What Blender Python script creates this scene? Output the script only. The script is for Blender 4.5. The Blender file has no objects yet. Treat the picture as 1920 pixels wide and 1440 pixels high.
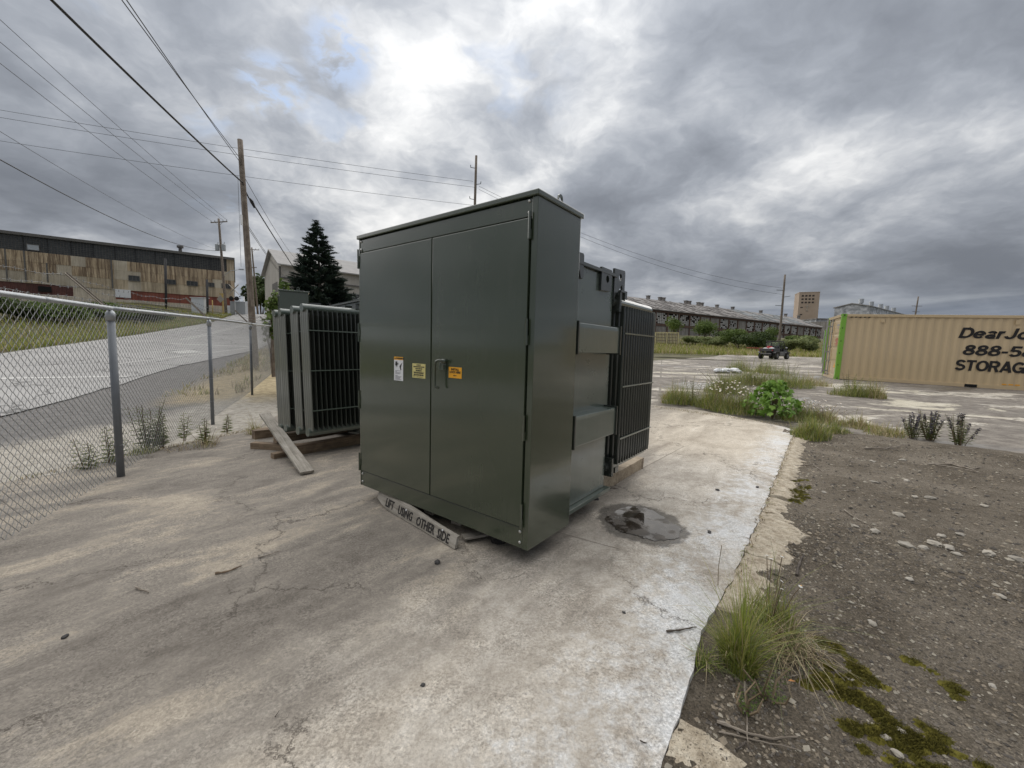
import bpy, bmesh, math, random
from mathutils import Vector, Matrix, noise as mnoise
import numpy as np
random.seed(7)
S = bpy.context.scene
C = S.collection
rad = math.radians

# ------------------------------------------------------------------ camera
FPX, PITCH, ROLL, EYE = 763.84, 0.08849, 0.0267, 1.5
fwd = Vector((0, math.cos(PITCH), -math.sin(PITCH)))
rt0 = Vector((1, 0, 0)); up0 = rt0.cross(fwd)
camR = math.cos(ROLL)*rt0 + math.sin(ROLL)*up0
camU = -math.sin(ROLL)*rt0 + math.cos(ROLL)*up0
CAM = Vector((0, 0, EYE))
cd = bpy.data.cameras.new('camera'); co = bpy.data.objects.new('camera', cd); C.objects.link(co)
cd.sensor_fit = 'HORIZONTAL'; cd.sensor_width = 36; cd.lens = FPX/1920*36
cd.clip_start = 0.05; cd.clip_end = 5000
co.matrix_world = Matrix(((camR.x, camU.x, -fwd.x, CAM.x), (camR.y, camU.y, -fwd.y, CAM.y), (camR.z, camU.z, -fwd.z, CAM.z), (0, 0, 0, 1)))
S.camera = co

# ------------------------------------------------------------------ world, sun, exposure
SUN_AZ, SUN_EL = rad(-22), rad(60)          # azimuth from +Y towards +X
sund = Vector((math.sin(SUN_AZ)*math.cos(SUN_EL), math.cos(SUN_AZ)*math.cos(SUN_EL), math.sin(SUN_EL)))
W = bpy.data.worlds.new('World'); S.world = W; W.use_nodes = True
S.view_settings.view_transform = 'Standard'; S.view_settings.look = 'None'
S.view_settings.exposure = 1.0; S.view_settings.gamma = 1.0
S.view_settings.use_curve_mapping = False

class NT:
    """small helper for node trees"""
    def __init__(s, nt): s.nt = nt
    def __call__(s, typ, ins=None, **props):
        n = s.nt.nodes.new(typ)
        for k, v in props.items(): setattr(n, k, v)
        for k, v in (ins or {}).items(): s.set(n.inputs[k], v)
        return n
    def set(s, sock, v):
        if isinstance(v, bpy.types.NodeSocket): s.nt.links.new(v, sock)
        elif isinstance(v, (tuple, list)) and len(v) == 3 and sock.type == 'RGBA': sock.default_value = (*v, 1)
        else: sock.default_value = v
    def math(s, op, a, b=0.0, c=None, clamp=False):
        n = s('ShaderNodeMath', {0: a, 1: b}, operation=op, use_clamp=clamp)
        if c is not None: s.set(n.inputs[2], c)
        return n.outputs[0]
    def vmath(s, op, a, b=(0, 0, 0), out=0):
        return s('ShaderNodeVectorMath', {0: a, 1: b}, operation=op).outputs[out]
    def scale(s, v, k):
        n = s('ShaderNodeVectorMath', {0: v}, operation='SCALE'); s.set(n.inputs['Scale'], k); return n.outputs[0]
    def mix(s, f, a, b, mode='MIX'):
        n = s('ShaderNodeMix', data_type='RGBA', blend_type=mode)
        s.set(n.inputs[0], f); s.set(n.inputs[6], a); s.set(n.inputs[7], b)
        return n.outputs[2]
    def noise(s, vec, scale, detail=6, rough=.55, dist=0, dims='3D'):
        return s('ShaderNodeTexNoise', {'Vector': vec, 'Scale': scale, 'Detail': detail, 'Roughness': rough, 'Distortion': dist}, noise_dimensions=dims).outputs[0]
    def step(s, x, lo, hi):
        n = s('ShaderNodeMapRange', {0: x, 1: lo, 2: hi, 3: 0.0, 4: 1.0}, interpolation_type='SMOOTHSTEP')
        return n.outputs[0]
    def ramp(s, f, stops):
        n = s('ShaderNodeValToRGB', {0: f}); r = n.color_ramp
        while len(r.elements) < len(stops): r.elements.new(.5)
        for e, (p, c) in zip(r.elements, stops):
            e.position = p; e.color = (*c, 1) if len(c) == 3 else c
        return n.outputs[0]

w = NT(W.node_tree); W.node_tree.nodes.clear()
def build_sky():
    sky = w('ShaderNodeTexSky', sky_type='NISHITA', sun_disc=False, sun_elevation=SUN_EL, sun_rotation=SUN_AZ, altitude=200)
    d = w('ShaderNodeTexCoord').outputs['Generated']
    sep = w('ShaderNodeSeparateXYZ', {0: d}); x, y, z = sep.outputs
    zc = w.math('ADD', w.math('MAXIMUM', z, 0.0), .30)
    p = w('ShaderNodeCombineXYZ', {0: w.math('DIVIDE', x, zc), 1: w.math('DIVIDE', y, zc), 2: 5.7}).outputs[0]
    warp = w('ShaderNodeTexNoise', {'Vector': p, 'Scale': 1.6, 'Detail': 5.0, 'Roughness': .6}).outputs[1]
    pw = w.vmath('ADD', p, w.scale(w.vmath('SUBTRACT', warp, (.5, .5, .5)), .38))
    big = w.noise(pw, 1.25, 3, .5)
    mid = w.noise(pw, 3.0, 6, .56)
    fine = w.noise(pw, 10.5, 5, .6)
    m = w.math('ADD', w.math('MULTIPLY', big, .50), w.math('ADD', w.math('MULTIPLY', mid, .40), w.math('MULTIPLY', fine, .10)))
    # thin, sun-lit cloud round the hidden sun; thick bases away from it
    sd = w.vmath('DOT_PRODUCT', d, tuple(Vector((math.sin(rad(-20))*math.cos(rad(31)), math.cos(rad(-20))*math.cos(rad(31)), math.sin(rad(31))))), out=1)
    glow = w.step(sd, .78, 1.0)
    glow = w.math('POWER', glow, 1.3)
    side = w('ShaderNodeMapRange', {0: sd, 1: .40, 2: .88, 3: -.060, 4: .030}).outputs[0]
    mm = w.math('ADD', w.math('ADD', m, side), w.math('MULTIPLY', glow, .05))
    lum = w.ramp(mm, [(.36, (.098, .107, .124)), (.44, (.135, .146, .166)), (.50, (.168, .181, .204)), (.56, (.245, .256, .275)), (.62, (.37, .375, .38)), (.70, (.54, .535, .525))])
    lum.node.color_ramp.interpolation = 'B_SPLINE'
    # overcast skies brighten towards the zenith
    grad = w.math('ADD', .76, w.math('MULTIPLY', w.math('MAXIMUM', z, 0.0), .95))
    lum = w.scale(lum, grad)
    # far cloud decks seen edge-on near the horizon
    hz = w.math('SUBTRACT', 1.0, w.step(z, .015, .15))
    hp = w('ShaderNodeCombineXYZ', {0: w.math('MULTIPLY', x, 2.2), 1: w.math('MULTIPLY', y, 2.2), 2: w.math('MULTIPLY', z, 21.0)}).outputs[0]
    hn = w.noise(hp, 1.25, 6, .55, .4)
    hcol = w.ramp(hn, [(.36, (.085, .105, .14)), (.48, (.14, .158, .19)), (.57, (.26, .28, .305)), (.68, (.42, .435, .445))])
    col = w.mix(w.math('MULTIPLY', hz, .85), lum, hcol)
    # a few torn openings to blue sky
    hole = w.noise(pw, 3.4, 4, .6)
    hm = w.math('MULTIPLY', w.step(hole, .60, .70), w.step(sd, .90, .965))
    h2 = w.math('MULTIPLY', w.step(w.vmath('DOT_PRODUCT', d, tuple(dirpx(640, 96)), out=1), .9972, .9999), w.step(fine, .44, .60))
    h3 = w.math('MULTIPLY', w.step(w.vmath('DOT_PRODUCT', d, tuple(dirpx(512, 165)), out=1), .9978, .9999), w.step(fine, .42, .60))
    hm = w.math('MAXIMUM', h2, w.math('MAXIMUM', h3, w.math('MULTIPLY', hm, .35)))
    cloud10 = w.scale(col, 10.0)
    blue = w.vmath('ADD', w.vmath('MULTIPLY', sky.outputs[0], (.45, .45, .45)), (1.2, 1.4, 1.6))
    fin = w.mix(w.math('MULTIPLY', hm, .95), cloud10, blue)
    bg = w('ShaderNodeBackground', {'Color': fin, 'Strength': .1})
    out = w('ShaderNodeOutputWorld'); W.node_tree.links.new(bg.outputs[0], out.inputs[0])

def ray(px, py): return fwd + (px-960)/FPX*camR + (720-py)/FPX*camU
def dirpx(px, py): return ray(px, py).normalized()
def dep(px, py, Y):
    d = ray(px, py); return CAM + d*(Y/d.y)
build_sky()
sl = bpy.data.lights.new('sun', 'SUN'); so = bpy.data.objects.new('sun', sl); C.objects.link(so)
sl.energy = 1.5; sl.angle = rad(130); sl.color = (1.0, .955, .89)
so.rotation_euler = (-sund).to_track_quat('-Z', 'Y').to_euler()
S.render.engine = 'CYCLES'

# ------------------------------------------------------------------ object helpers
class MB:
    def __init__(s): s.v = []; s.f = []; s.m = []
    def add(s, vs, fs, m=0):
        o = len(s.v); s.v += [tuple(p) for p in vs]
        s.f += [tuple(i+o for i in f) for f in fs]; s.m += [m]*len(fs)
    def box(s, x0, x1, y0, y1, z0, z1, m=0):
        s.add([(x0,y0,z0),(x1,y0,z0),(x1,y1,z0),(x0,y1,z0),(x0,y0,z1),(x1,y0,z1),(x1,y1,z1),(x0,y1,z1)],
              [(0,3,2,1),(4,5,6,7),(0,1,5,4),(1,2,6,5),(2,3,7,6),(3,0,4,7)], m)
        return s
    def obox(s, c, ax, ay, az, m=0):
        c, ax, ay, az = map(Vector, (c, ax, ay, az))
        s.add([c+i*ax+j*ay+k*az for k in (-1,1) for i,j in ((-1,-1),(1,-1),(1,1),(-1,1))],
              [(0,3,2,1),(4,5,6,7),(0,1,5,4),(1,2,6,5),(2,3,7,6),(3,0,4,7)], m)
        return s
    def bar(s, a, b, wd, th, up=(0,0,1), m=0):
        a, b = Vector(a), Vector(b); d = b-a; L = d.length; d.normalize()
        sx = d.cross(Vector(up));
        if sx.length < 1e-4: sx = d.cross(Vector((1,0,0)))
        sx.normalize(); sy = sx.cross(d)
        return s.obox((a+b)/2, d*L/2, sx*wd/2, sy*th/2, m)
    def tube(s, pts, r, n=8, cap=True, m=0):
        pts = [Vector(p) for p in pts]; k = len(pts)
        rs = r if isinstance(r, (list, tuple)) else [r]*k
        o = len(s.v); prev = None
        for i, p in enumerate(pts):
            t = (pts[min(i+1,k-1)]-pts[max(i-1,0)])
            if t.length < 1e-9: t = Vector((0,0,1))
            t.normalize()
            if prev is None:
                a = Vector((0,0,1)) if abs(t.z) < .9 else Vector((1,0,0))
                prev = t.cross(a).normalized()
            sx = (prev - t*prev.dot(t)).normalized(); prev = sx; sy = t.cross(sx)
            for j in range(n):
                q = 2*math.pi*j/n
                s.v.append(tuple(p + rs[i]*(math.cos(q)*sx + math.sin(q)*sy)))
        for i in range(k-1):
            for j in range(n):
                a = o+i*n+j; b = o+i*n+(j+1)%n
                s.f.append((a, b, b+n, a+n)); s.m.append(m)
        if cap:
            s.f.append(tuple(o+j for j in range(n))[::-1]); s.m.append(m)
            s.f.append(tuple(o+(k-1)*n+j for j in range(n))); s.m.append(m)
        return s
    def prism(s, poly, fn, d0, d1, m=0):
        n = len(poly)
        s.add([fn(a, b, d0) for a, b in poly]+[fn(a, b, d1) for a, b in poly],
              [tuple(range(n))[::-1], tuple(range(n, 2*n))]+[(i, (i+1)%n, (i+1)%n+n, i+n) for i in range(n)], m)
        return s
    def grid(s, nx, ny, fn, m=0):
        s.add([fn(i/nx, j/ny) for j in range(ny+1) for i in range(nx+1)],
              [(j*(nx+1)+i, j*(nx+1)+i+1, (j+1)*(nx+1)+i+1, (j+1)*(nx+1)+i) for j in range(ny) for i in range(nx)], m)
        return s
    def mesh(s, name, mats, smooth=False, bevel=0, fix=True):
        me = bpy.data.meshes.new(name); me.from_pydata(s.v, [], s.f)
        for m_ in (mats if isinstance(mats, (list, tuple)) else [mats]): me.materials.append(m_)
        if any(s.m): me.polygons.foreach_set('material_index', s.m)
        if bevel or fix:
            bm = bmesh.new(); bm.from_mesh(me)
            if bevel: bmesh.ops.bevel(bm, geom=bm.edges[:], offset=bevel, segments=2, affect='EDGES', profile=.6)
            if fix: bmesh.ops.recalc_face_normals(bm, faces=bm.faces[:])
            bm.to_mesh(me); bm.free()
        if smooth: me.polygons.foreach_set('use_smooth', [True]*len(me.polygons))
        me.update(); return me
    def build(s, name, mats, parent=None, smooth=False, bevel=0, fix=True):
        o = bpy.data.objects.new(name, s.mesh(name, mats, smooth, bevel, fix)); C.objects.link(o)
        if parent: o.parent = parent
        return o

def obj(name, me, parent=None, loc=None, rotz=0):
    o = bpy.data.objects.new(name, me); C.objects.link(o)
    if parent: o.parent = parent
    if loc is not None: o.location = loc
    o.rotation_euler[2] = rotz
    return o
def tag(o, label=None, cat=None, group=None, kind=None):
    for k, v in (('label', label), ('category', cat), ('group', group), ('kind', kind)):
        if v: o[k] = v
    return o
def thing(name, label, cat, loc=(0,0,0), rotz=0, group=None):
    o = bpy.data.objects.new(name, None); C.objects.link(o); o.empty_display_size = .2
    o.location = loc; o.rotation_euler = (0, 0, rotz)
    return tag(o, label, cat, group)
def struct(o): o['kind'] = 'structure'; return o
def copy_tree(o, parent=None):
    c = o.copy(); C.objects.link(c); c.parent = parent
    for ch in list(o.children): copy_tree(ch, c)
    return c
_font_cache = {}
def text(body, size, mat, parent, M4, name='lettering', bold=0., shear=0., width=1., depth=.0006, align='LEFT', res=2):
    cu = bpy.data.curves.new('txt', 'FONT'); cu.body = body; cu.size = size; cu.offset = bold; cu.shear = shear
    cu.extrude = depth; cu.align_x = align; cu.resolution_u = res
    to = bpy.data.objects.new('txt', cu); C.objects.link(to)
    dg = bpy.context.evaluated_depsgraph_get()
    me = bpy.data.meshes.new_from_object(to.evaluated_get(dg))
    bpy.data.objects.remove(to)
    me.transform(Matrix.Diagonal((width, 1, 1, 1))); me.transform(M4); me.materials.clear(); me.materials.append(mat)
    o = bpy.data.objects.new(name, me); C.objects.link(o)
    if parent: o.parent = parent
    return o
def fbm(x, y, z=0., o=4):
    a, f, t = .5, 1., 0.
    for _ in range(o):
        t += a*mnoise.noise((x*f, y*f, z*f)); a *= .5; f *= 2.03
    return t
def sst(x, a, b):
    t = min(1, max(0, (x-a)/(b-a))); return t*t*(3-2*t)
def rnd(a, b): return random.uniform(a, b)

# ------------------------------------------------------------------ materials
def material(name):
    m = bpy.data.materials.new(name); m.use_nodes = True; m.node_tree.nodes.clear()
    n = NT(m.node_tree)
    out = n('ShaderNodeOutputMaterial'); b = n('ShaderNodeBsdfPrincipled')
    m.node_tree.links.new(b.outputs[0], out.inputs[0])
    return m, n, b
def bump(n, b, h, strength=.3, dist=.01):
    bp = n('ShaderNodeBump', {'Height': h, 'Strength': strength, 'Distance': dist})
    n.set(b.inputs['Normal'], bp.outputs[0])
def ocoord(n, rand=False):
    v = n('ShaderNodeTexCoord').outputs['Object']
    if rand:
        r = n('ShaderNodeObjectInfo').outputs['Random']
        v = n.vmath('ADD', v, n.scale((37., 11., 53.), r))
    return v
def pbr(name, c, c2=None, rough=.6, metal=0., scale=4., contrast=.5, bmp=0., bscale=60., bdist=.004, rand=0., spec=.5, stretch=(1,1,1), rvar=0., coat=0.):
    m, n, b = material(name)
    v = ocoord(n, rand > 0)
    if stretch != (1,1,1): v = n.vmath('MULTIPLY', v, stretch)
    col = None
    if c2:
        f = n.step(n.noise(v, scale, 6, .6, .3), .5-contrast*.5, .5+contrast*.5)
        col = n.mix(f, c, c2)
    if rand:
        r = n('ShaderNodeObjectInfo').outputs['Random']
        k = n.math('ADD', 1-rand, n.math('MULTIPLY', r, 2*rand))
        col = n.scale(col if col else c, k)
    n.set(b.inputs['Base Color'], col if col else c)
    if rvar: n.set(b.inputs['Roughness'], n.math('ADD', rough-rvar, n.math('MULTIPLY', n.noise(v, scale*1.7, 4), 2*rvar)))
    else: b.inputs['Roughness'].default_value = rough
    b.inputs['Metallic'].default_value = metal; b.inputs['Specular IOR Level'].default_value = spec
    b.inputs['Coat Weight'].default_value = coat
    if bmp: bump(n, b, n.noise(v, bscale, 4, .6), bmp, bdist)
    return m

# ------------------------------------------------------------------ terrain
ANG = -.65756
u2 = Vector((math.cos(ANG), math.sin(ANG), 0)); v2 = Vector((-math.sin(ANG), math.cos(ANG), 0))
FR = Vector((.13375, 2.63045, 0)); FL = FR - 1.9946*u2
FD = Vector((-.385, .923, 0)).normalized(); FN = Vector((-FD.y, FD.x, 0)); F0 = Vector((-4.21, 4.3, 0))   # fence line, its normal points to the road
def ab(p): d = Vector((p[0], p[1], 0))-FR; return d.dot(u2), d.dot(v2)
def from_ab(a, b, z=0): p = FR+a*u2+b*v2; return Vector((p.x, p.y, z))
def sn(p): d = Vector((p[0], p[1], 0))-F0; return d.dot(FD), d.dot(FN)
def from_sn(s_, n_, z=0): p = F0+s_*FD+n_*FN; return Vector((p.x, p.y, z))
KL = [(-200,0),(8,0),(12,.2),(18,.7),(30,1.75),(48,3.6),(56,4.9),(62,5.6),(70,5.9),(120,6.6),(900,9)]
KR = [(-200,0),(8.8,.02),(10.5,.2),(12,.27),(18,.5),(34,.92),(45,1.05),(55,1.45),(67,2.0),(85,3.1),(110,6.3),(140,7.2),(900,10)]
def knots(K, y):
    for (a, za), (b, zb) in zip(K, K[1:]):
        if y <= b: return za+(zb-za)*(y-a)/(b-a)
    return K[-1][1]
def sm(K, y, h=1.5): return (knots(K, y-h)+2*knots(K, y)+knots(K, y+h))/4
def H(x, y):
    t = sst(x/(max(y, 1)+6), -.33, .2)
    a, b = ab((x, y)); s_, n_ = sn((x, y))
    hr = sm(KR, y)*sst(b, 8.6, 11.5) if t > 0 else 0
    hl = sm(KL, y) + 1.6*sst(n_, 12.5, 26)*sst(y, 8, 22) if t < 1 else 0
    return hl*(1-t)+hr*t
def gpt(x, y, o=0): return Vector((x, y, H(x, y)+o))
def gpx(px, py, Y): p = dep(px, py, Y); return Vector((p.x, p.y, H(p.x, p.y)))
def hit(px, py, lo=1.0, hi=400.):
    """where the pixel's ray meets the terrain"""
    d = ray(px, py); d = d/d.y; y = lo
    while y < hi:
        p = CAM+d*y
        if p.z < H(p.x, p.y):
            return gpt(p.x, p.y)
        y *= 1.01
    p = CAM+d*hi; return gpt(p.x, p.y)

# --- ground materials
def m_slab():
    m, n, b = material('slab_concrete')
    P = ocoord(n)
    du = n.vmath('DOT_PRODUCT', P, tuple(u2), 1); dv = n.vmath('DOT_PRODUCT', P, tuple(v2), 1)
    a = n.math('SUBTRACT', du, FR.dot(u2)); bb = n.math('SUBTRACT', dv, FR.dot(v2))
    st = n('ShaderNodeCombineXYZ', {0: n.math('MULTIPLY', a, 1.25), 1: n.math('MULTIPLY', bb, .42), 2: 0.}).outputs[0]
    st2 = n('ShaderNodeCombineXYZ', {0: n.math('MULTIPLY', a, 4.5), 1: n.math('MULTIPLY', bb, 1.6), 2: 2.}).outputs[0]
    n1 = n.noise(st, 1.15, 6, .62, .9); n2 = n.noise(st2, 1.2, 8, .74, .6); n3 = n.noise(P, 1.4, 6, .62, .5)
    grit = n.noise(P, 70, 4, .8); grit2 = n.noise(P, 240, 2, .7); n4 = n.noise(P, 11, 7, .76, .3)
    mix = n.math('ADD', n.math('MULTIPLY', n1, .52), n.math('ADD', n.math('MULTIPLY', n2, .28), n.math('MULTIPLY', n4, .20)))
    dirty = n.ramp(mix, [(.38, (.135, .118, .099)), (.45, (.20, .178, .152)), (.51, (.255, .228, .193)), (.56, (.345, .30, .24)), (.64, (.47, .41, .325))])
    clean = n.ramp(n.math('ADD', n.math('MULTIPLY', n3, .30), n.math('ADD', n.math('MULTIPLY', n2, .34), n.math('MULTIPLY', n4, .36))), [(.36, (.27, .235, .195)), (.46, (.40, .36, .305)), (.54, (.52, .48, .42)), (.65, (.66, .635, .59))])
    # worn, washed strip along the right side of the slab
    fr = n.step(n.math('ADD', a, n.math('ADD', n.math('MULTIPLY', n.math('SUBTRACT', n3, .5), 1.5), n.math('MULTIPLY', n.math('SUBTRACT', n1, .5), 1.4))), -.75, .85)
    col = n.mix(fr, dirty, clean)
    far = n.math('MULTIPLY', n.step(bb, 3.0, 5.2), n.step(a, -2.6, -.4))
    col = n.mix(n.math('MULTIPLY', far, .6), col, n.ramp(mix, [(.36, (.36, .30, .225)), (.5, (.58, .505, .40)), (.64, (.70, .64, .54))]))
    # bluish old paint near the edge
    pm = n.math('MULTIPLY', n.step(n.math('ADD', a, n.math('MULTIPLY', n.math('SUBTRACT', n4, .5), 1.1)), .55, .98), n.step(n.math('ADD', n.math('MULTIPLY', n3, .6), n.math('MULTIPLY', n4, .4)), .40, .58))
    col = n.mix(n.math('MULTIPLY', pm, .6), col, (.62, .65, .68))
    # dark wear blotches
    wear = n.step(n.noise(st2, 2.6, 8, .74, .8), .57, .70)
    col = n.mix(n.math('MULTIPLY', wear, .55), col, (.155, .138, .115))
    sp = n.step(n.noise(P, 38, 6, .8), .60, .72); col = n.mix(n.math('MULTIPLY', sp, .5), col, (.66, .62, .55))
    sp2 = n.math('MULTIPLY', n.step(n.noise(P, 57, 6, .8), .56, .68), n.step(n.noise(P, 3.1, 5, .7, .4), .46, .64)); col = n.mix(n.math('MULTIPLY', sp2, .75), col, (.085, .074, .062))
    cel = n('ShaderNodeSeparateColor', {0: n('ShaderNodeTexVoronoi', {'Vector': P, 'Scale': 105.0}).outputs[1]}).outputs[0]
    g = n.math('ADD', 1.0, n.math('MULTIPLY', n.math('ADD', .55, n.math('MULTIPLY', n.step(n.noise(P, 2.4, 5, .65), .38, .64), .9)), n.math('ADD', -1.17, n.math('ADD', n.math('MULTIPLY', grit, 1.25), n.math('ADD', n.math('MULTIPLY', grit2, .75), n.math('MULTIPLY', cel, .34))))))
    col = n.scale(col, g)
    # hairline cracks
    wp = n.vmath('ADD', P, n.scale(n('ShaderNodeTexNoise', {'Vector': P, 'Scale': 2.3, 'Detail': 7.0, 'Roughness': .7}).outputs[1], .8))
    vo = n('ShaderNodeTexVoronoi', {'Vector': wp, 'Scale': .62}, feature='DISTANCE_TO_EDGE').outputs[0]
    cr = n.math('MULTIPLY', n.math('SUBTRACT', 1.0, n.step(vo, .0015, .0075)), n.step(n.noise(P, .9, 3), .42, .52))
    vo2 = n('ShaderNodeTexVoronoi', {'Vector': wp, 'Scale': 2.7}, feature='DISTANCE_TO_EDGE').outputs[0]
    cr2 = n.math('MULTIPLY', n.math('SUBTRACT', 1.0, n.step(vo2, .002, .012)), n.math('MULTIPLY', fr, n.step(n.noise(P, 1.7, 3), .56, .66)))
    crk = n.math('MAXIMUM', cr, n.math('MULTIPLY', cr2, .6))
    col = n.mix(n.math('MULTIPLY', crk, .75), col, (.075, .062, .05))
    # damp concrete round the puddle
    pv = n.vmath('MULTIPLY', n.vmath('SUBTRACT', P, (1.165, 3.46, 0)), (2.75, 2.35, 0))
    dp = n.math('ADD', n.vmath('LENGTH', pv, out=1), n.math('MULTIPLY', n.math('SUBTRACT', n.noise(P, 6, 6, .7), .5), .75))
    col = n.mix(n.math('SUBTRACT', 1.0, n.step(dp, .93, 1.10)), col, n.scale(col, .36))
    n.set(b.inputs['Base Color'], col)
    n.set(b.inputs['Roughness'], n.math('ADD', .72, n.math('MULTIPLY', n4, .25)))
    b.inputs['Specular IOR Level'].default_value = .35
    hgt = n.math('SUBTRACT', n.math('ADD', n.math('MULTIPLY', grit, .6), n.math('MULTIPLY', n4, 1.2)), n.math('MULTIPLY', crk, 1.5))
    bump(n, b, hgt, .45, .006)
    return m
def m_soil():
    m, n, b = material('gravel_soil')
    P = ocoord(n)
    n1 = n.noise(P, 1.1, 8, .6, .5); n2 = n.noise(P, 13, 8, .8); g = n.noise(P, 95, 4, .82)
    col = n.ramp(n.math('ADD', n.math('MULTIPLY', n1, .55), n.math('MULTIPLY', n2, .45)), [(.37, (.088, .071, .052)), (.48, (.145, .122, .093)), (.57, (.195, .167, .131)), (.68, (.26, .226, .182))])
    vo = n('ShaderNodeTexVoronoi', {'Vector': P, 'Scale': 62.0, 'Randomness': 1.0}); 
    peb = n.math('MULTIPLY', n.math('SUBTRACT', 1.0, n.step(vo.outputs[0], .25, .42)), n.step(n.noise(P, 25, 5, .7), .50, .60))
    vc = n('ShaderNodeSeparateColor', {0: vo.outputs[1]}).outputs[0]
    col = n.mix(n.math('MULTIPLY', peb, .85), col, n.mix(vc, (.10, .085, .07), (.50, .455, .39)))
    col = n.scale(n.scale(col, n.math('ADD', -.1, n.math('MULTIPLY', g, 2.2))), n.math('ADD', .7, n.math('MULTIPLY', n('ShaderNodeSeparateColor', {0: n('ShaderNodeTexVoronoi', {'Vector': P, 'Scale': 130.0}).outputs[1]}).outputs[1], .6)))
    n.set(b.inputs['Base Color'], col); b.inputs['Roughness'].default_value = .95; b.inputs['Specular IOR Level'].default_value = .2
    bump(n, b, n.math('ADD', n.math('MULTIPLY', g, .8), n.math('ADD', n2, peb)), 1.0, .016)
    return m
def m_lot():
    m, n, b = material('lot_concrete')
    P = ocoord(n)
    st = n.vmath('MULTIPLY', P, (.55, 1.25, 0)); 
    n1 = n.noise(st, .42, 9, .62, 1.2); n2 = n.noise(P, 3.0, 8, .7); n3 = n.noise(st, 1.8, 8, .72, .8); g = n.noise(P, 40, 4, .7)
    pale = n.ramp(n2, [(.35, (.36, .315, .25)), (.5, (.50, .455, .38)), (.65, (.62, .585, .515))])
    pale = n.mix(n.math('MULTIPLY', n.step(n.noise(st, .23, 4), .54, .6), .6), pale, (.50, .46, .35))
    dark = n.ramp(n2, [(.35, (.115, .098, .082)), (.5, (.185, .163, .138)), (.66, (.27, .242, .205))])
    f = n.step(n.math('ADD', n.math('MULTIPLY', n1, .65), n.math('MULTIPLY', n3, .35)), .522, .56)
    col = n.mix(f, dark, pale)
    # slab joints
    br = n('ShaderNodeTexBrick', {'Vector': n.vmath('MULTIPLY', n('ShaderNodeVectorRotate', {'Vector': P, 'Angle': .35}, rotation_type='Z_AXIS').outputs[0], (1, 1, 1)), 'Scale': 1.0, 'Mortar Size': .045, 'Mortar Smooth': .3, 'Brick Width': 4.2, 'Row Height': 3.1}, offset=0.0)
    col = n.mix(n.math('MULTIPLY', br.outputs['Fac'], n.math('MULTIPLY', f, .7)), col, (.10, .09, .072))
    col = n.scale(col, n.math('ADD', .3, n.math('MULTIPLY', g, 1.4)))
    wet = n.math('SUBTRACT', 1.0, n.step(n1, .36, .42))
    n.set(b.inputs['Base Color'], n.mix(n.math('MULTIPLY', wet, .5), col, (.05, .045, .04)))
    n.set(b.inputs['Roughness'], n.math('SUBTRACT', .92, n.math('MULTIPLY', wet, .55)))
    bump(n, b, n.math('ADD', n2, n.math('MULTIPLY', f, .4)), .35, .02)
    return m
def m_road():
    m, n, b = material('road_asphalt')
    P = ocoord(n)
    n1 = n.noise(P, .35, 6, .6, .4); g = n.noise(P, 45, 4, .75); n2 = n.noise(P, 3, 7, .65)
    col = n.ramp(n.math('ADD', n.math('MULTIPLY', n1, .6), n.math('MULTIPLY', n2, .4)), [(.35, (.27, .262, .253)), (.5, (.325, .317, .305)), (.65, (.39, .38, .365))])
    wp = n.vmath('ADD', P, n.scale(n('ShaderNodeTexNoise', {'Vector': P, 'Scale': 1.3, 'Detail': 5.0}).outputs[1], 1.2))
    vo = n('ShaderNodeTexVoronoi', {'Vector': wp, 'Scale': .35}, feature='DISTANCE_TO_EDGE').outputs[0]
    cr = n.math('SUBTRACT', 1.0, n.step(vo, .004, .016))
    col = n.mix(n.math('MULTIPLY', cr, .8), col, (.06, .058, .055))
    col = n.scale(col, n.math('ADD', .5, n.math('MULTIPLY', g, 1.0)))
    n.set(b.inputs['Base Color'], col); b.inputs['Roughness'].default_value = .8
    bump(n, b, g, .3, .006); return m
def m_shoulder():
    m, n, b = material('road_shoulder')
    P = ocoord(n)
    nn = n.math('SUBTRACT', n.vmath('DOT_PRODUCT', P, tuple(FN), 1), F0.dot(FN))
    ss = n.math('SUBTRACT', n.vmath('DOT_PRODUCT', P, tuple(FD), 1), F0.dot(FD))
    n1 = n.noise(P, .8, 8, .65, .5); n2 = n.noise(P, 7, 8, .72); g = n.noise(P, 70, 4, .75)
    pale = n.ramp(n2, [(.34, (.24, .215, .18)), (.5, (.37, .34, .29)), (.66, (.50, .465, .405))])
    dark = n.ramp(n2, [(.34, (.095, .089, .083)), (.5, (.145, .137, .129)), (.66, (.21, .198, .186))])
    edge = n.math('ADD', nn, n.math('MULTIPLY', n.math('SUBTRACT', n1, .5), 1.6))
    f = n.step(edge, 2.2, 2.75)
    fs = n.step(n.math('ADD', n.math('MULTIPLY', ss, .45), edge), 2.9, 3.7)   # the dark patch widens up the road
    col = n.mix(n.math('MAXIMUM', f, n.math('MULTIPLY', fs, n.step(nn, .55, .9))), pale, dark)
    tan = n.math('MULTIPLY', n.step(n.math('ADD', ss, n.math('MULTIPLY', n1, 3)), 6.8, 8.8), n.math('SUBTRACT', 1.0, n.step(nn, 1.3, 2.2)))
    col = n.mix(n.math('MULTIPLY', tan, .85), col, n.ramp(n2, [(.35, (.26, .20, .10)), (.6, (.48, .38, .21))]))
    col = n.scale(col, n.math('ADD', .1, n.math('MULTIPLY', g, 1.8)))
    n.set(b.inputs['Base Color'], col); b.inputs['Roughness'].default_value = .9
    bump(n, b, n.math('ADD', g, n2), .6, .012); return m
MS = m_slab(); MSOIL = m_soil(); MLOT = m_lot(); MROAD = m_road(); MSH = m_shoulder()
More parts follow.
